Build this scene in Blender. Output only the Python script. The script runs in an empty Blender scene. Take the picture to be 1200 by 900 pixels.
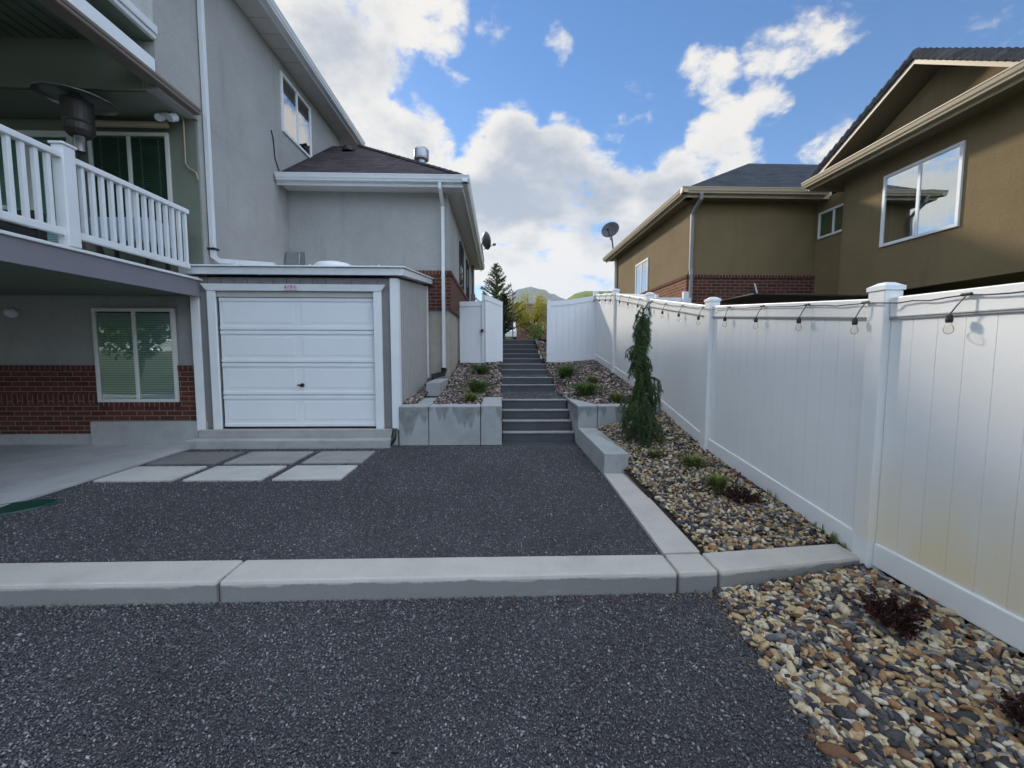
import bpy, bmesh, math, random
import numpy as np
from mathutils import Vector, Matrix
R = math.radians
random.seed(7); rng = np.random.default_rng(7)
sc = bpy.context.scene
COL = sc.collection

# ------------------------------------------------------------------ camera, sky, sun, exposure
cam = bpy.data.cameras.new("camera"); camo = bpy.data.objects.new("camera", cam); COL.objects.link(camo)
cam.sensor_width = 36; cam.lens = 492/1200*36; cam.clip_start = .05; cam.clip_end = 9000
camo.location = (0, 0, 1.5)
camo.rotation_euler = (R(90-4.43), R(-.11), R(-1.756))
sc.camera = camo
SUN_AZ, SUN_EL = 30, 27          # degrees left of +Y, above the horizon
sv = Vector((-math.sin(R(SUN_AZ))*math.cos(R(SUN_EL)), math.cos(R(SUN_AZ))*math.cos(R(SUN_EL)), math.sin(R(SUN_EL))))
sun = bpy.data.lights.new("sun", 'SUN'); sun.energy = 2.0; sun.angle = R(4.5); sun.color = (1, .9, .76)
suno = bpy.data.objects.new("sun", sun); COL.objects.link(suno); suno.location = (0, 0, 30)
suno.rotation_euler = sv.to_track_quat('Z', 'Y').to_euler()
sc.view_settings.view_transform = 'Standard'; sc.view_settings.look = 'None'
sc.view_settings.exposure = 1.25; sc.view_settings.gamma = 1; sc.view_settings.use_curve_mapping = False

W = bpy.data.worlds.new("World"); sc.world = W; W.use_nodes = True
nt = W.node_tree; N = nt.nodes; L = nt.links; N.clear()
def nd(t, **k):
    n = N.new(t)
    for a, b in k.items(): setattr(n, a, b)
    return n
def mth(op, a, b=None, c=None, clamp=False):
    n = N.new('ShaderNodeMath'); n.operation = op; n.use_clamp = clamp
    for i, v in enumerate((a, b, c)):
        if v is None: continue
        if hasattr(v, 'links') or hasattr(v, 'is_linked'): L.new(v, n.inputs[i])
        else: n.inputs[i].default_value = v
    return n.outputs[0]
def pxdir(x, y):
    f = 492.; pi, ya = R(-4.43), R(1.756)
    fw = Vector((math.sin(ya)*math.cos(pi), math.cos(ya)*math.cos(pi), math.sin(pi)))
    r = Vector((math.cos(ya), -math.sin(ya), 0)); u = r.cross(fw)
    return (fw*f + r*(x-600) - u*(y-450)).normalized()
sky = nd('ShaderNodeTexSky', sky_type='NISHITA', sun_disc=False); sky.sun_elevation = R(SUN_EL); sky.sun_rotation = R(-SUN_AZ)
sky.air_density = 1.0; sky.dust_density = .1; sky.ozone_density = 5.0
tc = nd('ShaderNodeTexCoord')
nrm = nd('ShaderNodeVectorMath', operation='NORMALIZE'); L.new(tc.outputs['Generated'], nrm.inputs[0])
D = nrm.outputs[0]
sep = nd('ShaderNodeSeparateXYZ'); L.new(D, sep.inputs[0])
den = mth('ADD', mth('MAXIMUM', sep.outputs[2], 0.0), .30)
cmb = nd('ShaderNodeCombineXYZ')
L.new(mth('DIVIDE', sep.outputs[0], den), cmb.inputs[0]); L.new(mth('DIVIDE', sep.outputs[1], den), cmb.inputs[1])
def fbm(vec, scale, detail=8, rough=.55, dist=.3):
    n = nd('ShaderNodeTexNoise'); n.inputs['Scale'].default_value = scale; n.inputs['Detail'].default_value = detail
    n.inputs['Roughness'].default_value = rough; n.inputs['Distortion'].default_value = dist
    L.new(vec, n.inputs['Vector']); return n.outputs['Fac']
n1 = fbm(cmb.outputs[0], 2.3)
n2 = fbm(cmb.outputs[0], 6.5, 9, .62, .25)
n3 = fbm(cmb.outputs[0], 22, 6, .65, .1)
# lighting of the clouds: the same field sampled a little towards the sun
off = nd('ShaderNodeVectorMath', operation='ADD'); L.new(cmb.outputs[0], off.inputs[0])
off.inputs[1].default_value = (-.06, .10, 0)
n1b = fbm(off.outputs[0], 2.3)
# cloud banks: (pixel of the middle of the bank, angular radius in degrees, weight)
banks = [((390, 20), 10.5, .36), ((500, 30), 5.5, .26), ((330, -90), 16, .30), ((655, 55), 2.4, .25), ((435, 150), 5, .36), ((480, 190), 6.5, .40), ((600, 175), 4.6, .34), ((575, 190), 5, .34),
         ((650, 215), 7, .38), ((700, 245), 7, .40), ((570, 260), 9, .46), ((780, 225), 4.5, .30), ((620, 320), 13, .42), ((850, 165), 4.2, .25), ((895, 125), 2.6, .22),
         ((735, 135), 4, .22), ((930, 30), 4.5, .20), ((970, 5), 4, .20), ((830, 85), 3, .20), ((975, 158), 3, .20),
         ((480, 300), 12, .34), ((760, 290), 9, .42), ((860, 330), 10, .42), ((1000, 330), 12, .3), ((100, 260), 22, .3),
         ((575, 30), 2.4, .22)]
bias = None
for (px, py), rad, w in banks:
    d = pxdir(px, py)
    dt = nd('ShaderNodeVectorMath', operation='DOT_PRODUCT'); L.new(D, dt.inputs[0]); dt.inputs[1].default_value = d
    mr = nd('ShaderNodeMapRange', interpolation_type='SMOOTHSTEP'); L.new(dt.outputs['Value'], mr.inputs['Value'])
    mr.inputs['From Min'].default_value = math.cos(R(rad*1.35)); mr.inputs['From Max'].default_value = math.cos(R(rad*.25))
    mr.inputs['To Min'].default_value = 0; mr.inputs['To Max'].default_value = w
    bias = mr.outputs[0] if bias is None else mth('MAXIMUM', bias, mr.outputs[0])
# behind and beside the camera: broken cloud everywhere
mr = nd('ShaderNodeMapRange', interpolation_type='SMOOTHSTEP'); L.new(sep.outputs[1], mr.inputs['Value'])
mr.inputs['From Min'].default_value = .25; mr.inputs['From Max'].default_value = -.2; mr.inputs['To Min'].default_value = 0; mr.inputs['To Max'].default_value = .20
rear = nd('ShaderNodeMapRange', interpolation_type='SMOOTHSTEP'); L.new(sep.outputs[1], rear.inputs['Value'])
rear.inputs['From Min'].default_value = .35; rear.inputs['From Max'].default_value = -.45
over = nd('ShaderNodeMapRange', interpolation_type='SMOOTHSTEP'); L.new(sep.outputs[2], over.inputs['Value'])
over.inputs['From Min'].default_value = .68; over.inputs['From Max'].default_value = .92; over.inputs['To Max'].default_value = .9
rearo = mth('MAXIMUM', rear.outputs[0], over.outputs[0])
bias = mth('MAXIMUM', bias, mth('MULTIPLY', over.outputs[0], .22))
bias = mth('MAXIMUM', bias, mr.outputs[0])
dt_ = mth('MULTIPLY_ADD', mth('SUBTRACT', n3, .5), .22, mth('MULTIPLY', mth('SUBTRACT', n2, .5), .62))
dens = mth('ADD', mth('ADD', mth('MULTIPLY_ADD', mth('SUBTRACT', n1, .5), 1.25, .5), dt_), mth('MINIMUM', mth('MULTIPLY', bias, .95), .43))
densb = mth('ADD', n1b, bias)
for (px, py), rad, w in (((640, 235), 9, .24), ((560, 270), 7, .07), ((750, 265), 7, .16), ((800, 200), 4, .06), ((600, 335), 9, -.24), ((690, 330), 8, -.18), ((430, 60), 6, .08)):      # thick, grey middle of the big bank
    dt = nd('ShaderNodeVectorMath', operation='DOT_PRODUCT'); L.new(D, dt.inputs[0]); dt.inputs[1].default_value = pxdir(px, py)
    mr = nd('ShaderNodeMapRange', interpolation_type='SMOOTHSTEP'); L.new(dt.outputs['Value'], mr.inputs['Value'])
    mr.inputs['From Min'].default_value = math.cos(R(rad*1.3)); mr.inputs['From Max'].default_value = math.cos(R(rad*.2)); mr.inputs['To Max'].default_value = w
    densb = mth('ADD', densb, mr.outputs[0])
cov = nd('ShaderNodeMapRange', interpolation_type='SMOOTHSTEP'); L.new(dens, cov.inputs['Value'])
cov.inputs['From Min'].default_value = .635; cov.inputs['From Max'].default_value = .80
shade = nd('ShaderNodeMapRange', interpolation_type='SMOOTHSTEP')
L.new(mth('ADD', densb, mth('MULTIPLY', dt_, .75)), shade.inputs['Value'])
shade.inputs['From Min'].default_value = .80; shade.inputs['From Max'].default_value = 1.20
ccol = nd('ShaderNodeMix', data_type='RGBA'); L.new(shade.outputs[0], ccol.inputs['Factor'])
rc = nd('ShaderNodeMix', data_type='RGBA'); L.new(rear.outputs[0], rc.inputs['Factor']); rc.inputs['A'].default_value = (.80, .76, .69, 1); rc.inputs['B'].default_value = (.64, .74, .86, 1)
L.new(rc.outputs['Result'], ccol.inputs['A']); ccol.inputs['B'].default_value = (.33, .37, .43, 1)
bgs = nd('ShaderNodeBackground'); bgs.inputs['Strength'].default_value = .064; hs = nd('ShaderNodeHueSaturation'); hs.inputs['Saturation'].default_value = 1.22; L.new(sky.outputs[0], hs.inputs['Color']); L.new(hs.outputs[0], bgs.inputs['Color'])
bgc = nd('ShaderNodeBackground'); # unseen clouds behind and overhead brightened as added fill light for the shade
L.new(mth('MULTIPLY_ADD', rearo, 2.15, .50), bgc.inputs['Strength']); L.new(ccol.outputs['Result'], bgc.inputs['Color'])
mx = nd('ShaderNodeMixShader'); L.new(mth('MULTIPLY', cov.outputs[0], .96), mx.inputs[0]); L.new(bgs.outputs[0], mx.inputs[1]); L.new(bgc.outputs[0], mx.inputs[2])
wo = nd('ShaderNodeOutputWorld'); L.new(mx.outputs[0], wo.inputs[0])

# ------------------------------------------------------------------ materials
class Mat:
    def __init__(s, name, col, rough=.7, metal=0, spec=.5):
        s.m = bpy.data.materials.new(name); s.m.use_nodes = True; s.t = s.m.node_tree
        s.b = s.t.nodes['Principled BSDF']; s.b.inputs['Base Color'].default_value = (*col, 1)
        s.b.inputs['Roughness'].default_value = rough; s.b.inputs['Metallic'].default_value = metal
        s.b.inputs['Specular IOR Level'].default_value = spec; s.col = col; s.tc = None; s.h = None
    def n(s, t, **k):
        n = s.t.nodes.new(t)
        for a, b in k.items(): setattr(n, a, b)
        return n
    def l(s, a, b): s.t.links.new(a, b)
    def pos(s):
        if not s.tc:
            s.tc = s.n('ShaderNodeNewGeometry').outputs['Position']   # world position: nothing here moves
        return s.tc
    def noise(s, scale, detail=4, rough=.6, vec=None, stretch=None):
        v = vec or s.pos()
        if stretch:
            mp = s.n('ShaderNodeMapping'); mp.inputs['Scale'].default_value = stretch; s.l(v, mp.inputs[0]); v = mp.outputs[0]
        n = s.n('ShaderNodeTexNoise'); n.inputs['Scale'].default_value = scale; n.inputs['Detail'].default_value = detail
        n.inputs['Roughness'].default_value = rough; s.l(v, n.inputs['Vector']); return n.outputs['Fac']
    def ramp(s, fac, stops):
        r = s.n('ShaderNodeValToRGB'); e = r.color_ramp.elements
        while len(e) < len(stops): e.new(.5)
        for i, (p, c) in enumerate(stops): e[i].position = p; e[i].color = (*c, 1) if len(c) == 3 else c
        s.l(fac, r.inputs[0]); return r.outputs[0]
    def rng(s, v, a, b, c=0., d=1.):
        m = s.n('ShaderNodeMapRange'); s.l(v, m.inputs['Value'])
        for k, x in zip(('From Min', 'From Max', 'To Min', 'To Max'), (a, b, c, d)): m.inputs[k].default_value = x
        return m.outputs[0]
    def mix(s, fac, a, b, mode='MIX'):
        m = s.n('ShaderNodeMix', data_type='RGBA', blend_type=mode)
        for k, v in (('Factor', fac), ('A', a), ('B', b)):
            if isinstance(v, (int, float)): m.inputs[k].default_value = v
            elif isinstance(v, tuple): m.inputs[k].default_value = (*v, 1)
            else: s.l(v, m.inputs[k])
        return m.outputs['Result']
    def color(s, c): s.l(c, s.b.inputs['Base Color'])
    def bump(s, h, strength=.3, dist=.01):
        b = s.n('ShaderNodeBump'); b.inputs['Strength'].default_value = strength; b.inputs['Distance'].default_value = dist
        s.l(h, b.inputs['Height'])
        if s.h: s.l(s.h, b.inputs['Normal'])
        s.h = b.outputs[0]; s.l(s.h, s.b.inputs['Normal'])
def sc3(c, k): return tuple(min(1, v*k) for v in c)
def mottled(name, col, rough=.8, amp=.15, scale=3, bump=None, metal=0, spec=.5, streak=0):
    m = Mat(name, col, rough, metal, spec)
    c = m.ramp(m.noise(scale, 6), [(.25, sc3(col, 1-amp)), (.75, sc3(col, 1+amp))])
    if streak:
        s = m.rng(m.noise(2.2, 5, .65, stretch=(2.2, 2.2, .25)), .5, .8, 0, streak)
        c = m.mix(s, c, sc3(col, .5))
    m.color(c)
    if bump: m.bump(m.noise(bump[0], 5), bump[1], bump[2])
    return m.m
def stucco(name, col, streak=.35):
    m = Mat(name, col, .92, spec=.25)
    a = m.ramp(m.noise(1.1, 6), [(.3, sc3(col, .9)), (.7, sc3(col, 1.08))])
    b = m.rng(m.noise(38, 3), .3, .7, .90, 1.07)
    c = m.mix(1., a, b, 'MULTIPLY')
    s = m.rng(m.noise(1.3, 6, .6, stretch=(2.4, 2.4, .35)), .56, .8, 0, streak)
    m.color(m.mix(s, c, sc3(col, .62)))
    m.bump(m.noise(70, 4), .55, .012); m.bump(m.noise(9, 3), .25, .02)
    return m.m
def brick(name, axis='y', c1=(.135, .046, .034), c2=(.08, .03, .025), mort=(.25, .20, .15), soldier=False):
    m = Mat(name, c1, .9, spec=.2)
    sp = m.n('ShaderNodeSeparateXYZ'); m.l(m.pos(), sp.inputs[0])
    cb = m.n('ShaderNodeCombineXYZ')
    u, v = sp.outputs[0 if axis == 'y' else 1], sp.outputs[2]
    if soldier: u, v = v, u
    m.l(u, cb.inputs[0]); m.l(v, cb.inputs[1])
    t = m.n('ShaderNodeTexBrick'); m.l(cb.outputs[0], t.inputs['Vector'])
    t.inputs['Color1'].default_value = (*c1, 1); t.inputs['Color2'].default_value = (*c2, 1); t.inputs['Mortar'].default_value = (*mort, 1)
    t.inputs['Scale'].default_value = 1; t.inputs['Mortar Size'].default_value = .006; t.inputs['Mortar Smooth'].default_value = .15
    t.inputs['Brick Width'].default_value = .235; t.inputs['Row Height'].default_value = .078; t.inputs['Bias'].default_value = 0
    nz = m.rng(m.noise(45, 4), .3, .7, .72, 1.2)
    m.color(m.mix(1., t.outputs['Color'], nz, 'MULTIPLY'))
    inv = m.n('ShaderNodeMath', operation='SUBTRACT'); inv.inputs[0].default_value = 1; m.l(t.outputs['Fac'], inv.inputs[1])
    m.bump(inv.outputs[0], .9, .008); m.bump(m.noise(90, 3), .4, .004)
    return m.m
def shingle(name, axis, col):
    m = Mat(name, col, .9, spec=.2)
    sp = m.n('ShaderNodeSeparateXYZ'); m.l(m.pos(), sp.inputs[0])
    cb = m.n('ShaderNodeCombineXYZ'); m.l(sp.outputs[axis], cb.inputs[0])
    k = m.n('ShaderNodeMath', operation='MULTIPLY'); k.inputs[1].default_value = 1.85; m.l(sp.outputs[2], k.inputs[0]); m.l(k.outputs[0], cb.inputs[1])
    t = m.n('ShaderNodeTexBrick'); m.l(cb.outputs[0], t.inputs['Vector'])
    t.inputs['Color1'].default_value = (*sc3(col, 1.35), 1); t.inputs['Color2'].default_value = (*sc3(col, .6), 1); t.inputs['Mortar'].default_value = (*sc3(col, .3), 1)
    t.inputs['Scale'].default_value = 1; t.inputs['Mortar Size'].default_value = .006; t.inputs['Brick Width'].default_value = .3; t.inputs['Row Height'].default_value = .14
    t.offset = .37
    m.color(m.mix(1., t.outputs['Color'], m.rng(m.noise(60, 3), .3, .7, .75, 1.25), 'MULTIPLY'))
    fr = m.n('ShaderNodeMath', operation='FRACT'); dv = m.n('ShaderNodeMath', operation='DIVIDE'); dv.inputs[1].default_value = .14
    m.l(k.outputs[0], dv.inputs[0]); m.l(dv.outputs[0], fr.inputs[0])
    iv = m.n('ShaderNodeMath', operation='SUBTRACT'); iv.inputs[0].default_value = 1; m.l(fr.outputs[0], iv.inputs[1])
    m.bump(iv.outputs[0], .8, .02)
    return m.m
def concrete(name, col, stain=.35, joints=None):
    m = Mat(name, col, .85, spec=.3)
    c = m.ramp(m.noise(2.3, 7, .65), [(.28, sc3(col, .82)), (.5, col), (.75, sc3(col, 1.12))])
    s = m.rng(m.noise(3.7, 6, .7), .55, .75, 0, stain)
    c = m.mix(s, c, sc3(col, .5))
    c = m.mix(1., c, m.rng(m.noise(150, 3), .3, .7, .9, 1.08), 'MULTIPLY')
    m.color(c); m.bump(m.noise(160, 4), .35, .003); m.bump(m.noise(14, 4), .15, .01)
    return m.m
def kerbmat():
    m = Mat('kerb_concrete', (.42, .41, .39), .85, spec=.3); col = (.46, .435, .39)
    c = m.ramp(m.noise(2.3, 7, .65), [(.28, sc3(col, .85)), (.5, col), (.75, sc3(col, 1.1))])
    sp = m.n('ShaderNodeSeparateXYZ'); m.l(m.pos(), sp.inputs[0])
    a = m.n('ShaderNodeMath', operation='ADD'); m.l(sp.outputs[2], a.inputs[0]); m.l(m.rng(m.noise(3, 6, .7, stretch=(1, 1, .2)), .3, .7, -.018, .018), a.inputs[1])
    k = m.rng(a.outputs[0], .004, -.006, 0, .85); c = m.mix(k, c, (.21, .21, .205))  # front below the top edge darkened in colour, for its shade and a damp stain
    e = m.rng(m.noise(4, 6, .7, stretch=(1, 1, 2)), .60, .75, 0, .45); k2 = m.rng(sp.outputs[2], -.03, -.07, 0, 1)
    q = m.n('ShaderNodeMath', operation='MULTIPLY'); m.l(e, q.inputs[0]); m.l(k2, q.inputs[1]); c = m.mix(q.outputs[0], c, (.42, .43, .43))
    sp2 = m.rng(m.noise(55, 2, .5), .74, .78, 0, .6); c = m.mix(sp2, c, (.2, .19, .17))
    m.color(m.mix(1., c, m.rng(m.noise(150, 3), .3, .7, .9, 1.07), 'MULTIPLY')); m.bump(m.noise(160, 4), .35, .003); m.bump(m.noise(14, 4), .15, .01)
    return m.m
def island(name, stops, rough=.7, spec=.4, nscale=120, namp=(.8, 1.15), bump=(.3, .002)):
    m = Mat(name, (.5,)*3, rough, spec=spec)
    g = m.n('ShaderNodeNewGeometry')
    c = m.ramp(g.outputs['Random Per Island'], stops)
    m.t.nodes[-1]
    for nn in m.t.nodes:
        if nn.type == 'VALTORGB': nn.color_ramp.interpolation = 'CONSTANT'
    m.color(m.mix(1., c, m.rng(m.noise(nscale, 4), .3, .7, *namp), 'MULTIPLY'))
    if bump: m.bump(m.noise(nscale*1.5, 3), *bump)
    return m.m
def foliage(name, col, var=.45, trans=.25):
    m = Mat(name, col, .6, spec=.3)
    g = m.n('ShaderNodeNewGeometry')
    c = m.ramp(g.outputs['Random Per Island'], [(0, sc3(col, 1-var)), (.6, col), (1, (min(1, col[0]*(1+var)*1.1), col[1]*(1+var), col[2]*(1+var*.5)))])
    m.color(c)
    t = m.n('ShaderNodeBsdfTranslucent'); m.l(c, t.inputs[0])
    x = m.n('ShaderNodeMixShader'); x.inputs[0].default_value = trans
    o = m.t.nodes['Material Output']; m.l(m.b.outputs[0], x.inputs[1]); m.l(t.outputs[0], x.inputs[2]); m.l(x.outputs[0], o.inputs[0])
    return m.m
def glassy(name, tint=(.75, .85, .82), refl=.25):
    m = bpy.data.materials.new(name); m.use_nodes = True; t = m.node_tree; t.nodes.clear()
    o = t.nodes.new('ShaderNodeOutputMaterial'); tr = t.nodes.new('ShaderNodeBsdfTransparent'); gl = t.nodes.new('ShaderNodeBsdfGlossy')
    tr.inputs[0].default_value = (*tint, 1); gl.inputs[0].default_value = (1, 1, 1, 1); gl.inputs['Roughness'].default_value = .01
    lw = t.nodes.new('ShaderNodeLayerWeight'); lw.inputs[0].default_value = .12 if 'bulb' in name else .16
    ad = t.nodes.new('ShaderNodeMath'); ad.operation = 'ADD'; ad.use_clamp = True; ad.inputs[1].default_value = refl
    nz = t.nodes.new('ShaderNodeTexNoise'); nz.inputs['Scale'].default_value = 1.6
    bp = t.nodes.new('ShaderNodeBump'); bp.inputs['Strength'].default_value = .025; bp.inputs['Distance'].default_value = .05
    tcn = t.nodes.new('ShaderNodeNewGeometry'); t.links.new(tcn.outputs['Position'], nz.inputs['Vector']); t.links.new(nz.outputs[0], bp.inputs['Height']); t.links.new(bp.outputs[0], gl.inputs['Normal'])
    mx = t.nodes.new('ShaderNodeMixShader'); t.links.new(lw.outputs['Fresnel'], ad.inputs[0]); t.links.new(ad.outputs[0], mx.inputs[0])
    t.links.new(tr.outputs[0], mx.inputs[1]); t.links.new(gl.outputs[0], mx.inputs[2]); t.links.new(mx.outputs[0], o.inputs[0])
    return m
def vinyl():
    m = Mat('white_vinyl', (.78, .78, .78), .36, spec=.4)
    c = m.ramp(m.noise(.9, 5), [(.3, (.76, .76, .75)), (.7, (.83, .83, .81))])
    sp = m.n('ShaderNodeSeparateXYZ'); m.l(m.pos(), sp.inputs[0])
    lo1 = m.rng(sp.outputs[2], .95, .25, 0, 1); lo2 = m.rng(sp.outputs[2], .165, .175, .12, 1)
    kk = m.n('ShaderNodeMath', operation='MULTIPLY'); m.l(lo1, kk.inputs[0]); m.l(lo2, kk.inputs[1]); low = kk.outputs[0]; near = m.rng(sp.outputs[1], 3.0, 2.7, 0, 1)
    k = m.n('ShaderNodeMath', operation='MULTIPLY'); m.l(low, k.inputs[0]); m.l(near, k.inputs[1])
    k2 = m.n('ShaderNodeMath', operation='MULTIPLY'); m.l(k.outputs[0], k2.inputs[0]); m.l(m.rng(m.noise(2.5, 5, .6, stretch=(1, 1.6, .5)), .3, .7, .45, 1), k2.inputs[1])
    c = m.mix(k2.outputs[0], c, (.80, .67, .43))
    sp2 = m.rng(m.noise(26, 3, .7), .68, .74, 0, .35)
    m.color(m.mix(sp2, c, (.50, .48, .43)))
    return m.m
M = dict(
    stucco_grey=stucco('grey_stucco', (.37, .36, .345), .6), stucco_tan=stucco('tan_stucco', (.205, .150, .078), .5),
    brick_y=brick('red_brick_front', 'y'), brick_x=brick('red_brick_side', 'x'), brick_cap_y=brick('brick_cap_front', 'y', soldier=True), brick_cap_x=brick('brick_cap_side', 'x', soldier=True),
    shing_y=shingle('brown_shingle_front', 0, (.055, .045, .048)), shing_x=shingle('brown_shingle_side', 1, (.055, .045, .048)),
    shing_dy=shingle('dark_shingle_front', 0, (.035, .040, .05)), shing_dx=shingle('dark_shingle_side', 1, (.035, .040, .05)),
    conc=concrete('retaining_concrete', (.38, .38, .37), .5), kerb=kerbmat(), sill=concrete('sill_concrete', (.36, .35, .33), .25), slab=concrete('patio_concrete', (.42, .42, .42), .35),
    found=concrete('foundation_concrete', (.38, .35, .29), .3), dark_paver=concrete('dark_paver_concrete', (.17, .165, .16), .4), paver=concrete('paver_concrete', (.48, .47, .44), .3), paver_mid=concrete('mid_paver_concrete', (.30, .29, .27), .4),  # back-row pavers in one darker tone
    step=concrete('dark_step_concrete', (.09, .092, .10), .3), nose=concrete('step_edge_concrete', (.27, .27, .26), .3),
    white=mottled('white_paint', (.74, .75, .76), .5, .05), doorw=mottled('garage_door_white', (.76, .78, .80), .38, .03, 1.5, streak=.06),
    alum=mottled('white_aluminium', (.66, .67, .68), .4, .05, streak=.2), cream=mottled('cream_aluminium', (.40, .33, .22), .45, .06), soffit=mottled('pale_soffit', (.52, .51, .49), .6, .05),
    sofft=mottled('tan_soffit', (.20, .155, .09), .7, .05), porch=mottled('porch_ceiling_green', (.12, .15, .11), .7, .1, 2), porchwall=mottled('shaded_balcony_stucco', (.17, .185, .145), .9, .08, 3),  # balcony stucco: the house stucco darkened, porch shade put into its colour
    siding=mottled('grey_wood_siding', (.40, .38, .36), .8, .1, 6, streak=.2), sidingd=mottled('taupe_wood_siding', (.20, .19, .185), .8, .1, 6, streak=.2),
    fascia=mottled('purple_grey_fascia', (.20, .19, .215), .6, .06), brown=mottled('brown_metal', (.16, .125, .10), .5, .1),
    frame=mottled('window_frame', (.66, .64, .60), .5, .05), blind=mottled('blind_slat', (.46, .50, .48), .6, .05), dark=mottled('dark_interior', (.02, .022, .024), .9, .1),
    tape=mottled('blind_tape', (.16, .20, .17), .7, .05), blinddk=mottled('dark_blind_slat', (.045, .055, .048), .6, .05),
    glass=glassy('window_glass', (.86, .94, .915), .12), glassup=glassy('upper_window_glass', refl=.48), glassdk=glassy('dim_window_glass', (.80, .90, .85), .04), bulbglass=glassy('bulb_glass', (.97, .96, .93), .02),
    vinyl=vinyl(), vinylp=mottled('plain_white_vinyl', (.74, .75, .77), .42, .03, 1), black=mottled('black_plastic', (.012, .012, .013), .5, .1), cable=mottled('black_cable', (.02, .02, .022), .6, .1),
    steel=mottled('brushed_steel', (.30, .30, .29), .42, .08, 8, metal=1), bronze=mottled('heater_bronze', (.06, .052, .045), .45, .1, metal=.4), galv=mottled('galvanised_metal', (.35, .36, .37), .4, .1, 10, metal=.8),
    purple=mottled('purple_cloth', (.10, .03, .14), .9, .1), bluecloth=mottled('pale_blue_cover', (.30, .42, .55), .8, .1, 6), wicker=mottled('dark_wicker', (.03, .026, .024), .7, .2, 40),
    dish=mottled('grey_dish', (.05, .05, .054), .5, .08), green=mottled('green_plastic_lid', (.008, .045, .032), .45, .1, 9), tarp=mottled('dark_tarp', (.03, .03, .035), .5, .2),
    bark=mottled('bark', (.09, .065, .045), .9, .3, 20), needle=foliage('spruce_needles', (.068, .120, .042), .55, .12), needle2=foliage('far_spruce_needles', (.10, .13, .045), .5, .2),
    yleaf=foliage('yellow_green_leaves', (.42, .40, .05), .4, .35), gleaf=foliage('green_leaves', (.09, .155, .04), .45, .3), dleaf=foliage('dark_shrub_leaves', (.03, .06, .02), .5, .2),
    grass=foliage('grass_blades', (.17, .22, .065), .5, .3), straw=foliage('dry_blades', (.20, .19, .08), .4, .3), red=foliage('barberry_leaves', (.045, .014, .012), .6, .2),
    greyp=mottled('grey_painted_metal', (.22, .215, .22), .5, .1), plaque=mottled('pale_plaque', (.72, .55, .62), .4, .03), ink=mottled('purple_ink', (.16, .02, .12), .5, .02), carw=mottled('white_car_paint', (.75, .77, .8), .25, .02), tyre=mottled('tyre_rubber', (.015,)*3, .8, .1),
    pebble=island('river_pebbles', [(0, (.42, .30, .16)), (.14, (.095, .092, .095)), (.25, (.50, .41, .26)), (.38, (.04, .038, .04)), (.52, (.26, .185, .105)), (.62, (.15, .075, .04)), (.68, (.20, .195, .19)), (.77, (.06, .056, .058)), (.86, (.55, .49, .38)), (.94, (.30, .17, .08))], .75, .3, 70, (.7, 1.2)),
    pebble2=island('bed_pebbles', [(0, (.27, .20, .16)), (.14, (.11, .10, .10)), (.28, (.42, .34, .28)), (.38, (.04, .036, .036)), (.54, (.20, .14, .12)), (.66, (.15, .08, .055)), (.74, (.22, .20, .20)), (.83, (.06, .055, .055)), (.92, (.50, .43, .37))], .75, .3, 70, (.7, 1.2)),
    chip=island('black_gravel_chips', [(0, (.078, .076, .08)), (.3, (.118, .115, .12)), (.6, (.155, .152, .158)), (.74, (.05, .048, .052)), (.86, (.25, .246, .25)), (.975, (.40, .39, .38))], .7, .45, 1.1, (.80, 1.22), None),
)
def earth(name, col, s=60):
    m = Mat(name, col, .95, spec=.2)
    v = m.n('ShaderNodeTexVoronoi'); v.inputs['Scale'].default_value = s; m.l(m.pos(), v.inputs['Vector'])
    m.color(m.mix(1., m.ramp(m.noise(1.2, 5), [(.3, sc3(col, .8)), (.7, sc3(col, 1.2))]), m.rng(v.outputs['Distance'], 0, .8, 1.5, .5), 'MULTIPLY'))
    m.bump(v.outputs['Distance'], 1., -.01)
    return m.m
def stained():
    m = Mat('stained_concrete', (.34, .35, .35), .85, spec=.3); col = (.36, .37, .37)
    c = m.ramp(m.noise(2.3, 7, .65), [(.28, sc3(col, .8)), (.5, col), (.75, sc3(col, 1.12))])
    sp = m.n('ShaderNodeSeparateXYZ'); m.l(m.pos(), sp.inputs[0])
    h = m.rng(m.noise(1.9, 3, .6, stretch=(1.6, .25, .02)), .42, .68, 0, .5)
    a = m.n('ShaderNodeMath', operation='ADD'); m.l(sp.outputs[2], a.inputs[0]); m.l(h, a.inputs[1])
    k = m.rng(a.outputs[0], .60, .68, 0, 1)
    top = m.rng(sp.outputs[2], .615, .60, 0, .62)
    q = m.n('ShaderNodeMath', operation='MULTIPLY'); m.l(k, q.inputs[0]); m.l(top, q.inputs[1])
    w = m.n('ShaderNodeMath', operation='MULTIPLY'); m.l(q.outputs[0], w.inputs[0]); m.l(m.rng(m.noise(9, 4), .3, .6, .5, 1), w.inputs[1])
    c = m.mix(w.outputs[0], c, (.12, .125, .12))
    e = m.rng(m.noise(3.5, 6, .7, stretch=(1, 1, 1.6)), .58, .72, 0, .4); c = m.mix(e, c, (.52, .53, .52))
    m.color(m.mix(1., c, m.rng(m.noise(150, 3), .3, .7, .88, 1.08), 'MULTIPLY')); m.bump(m.noise(160, 4), .35, .003); m.bump(m.noise(14, 4), .2, .012)
    return m.m
M['blockc'] = stained()
M['litter'] = island('dry_leaf_flakes', [(0, (.16, .08, .04)), (.4, (.24, .15, .08)), (.75, (.10, .05, .03)), (.93, (.40, .34, .24))], .8, .2, 90, (.8, 1.2), None)
M['gravel'] = earth('dark_gravel_bed', (.085, .084, .088), 110); M['soil'] = earth('damp_soil', (.035, .025, .018), 40)
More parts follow.
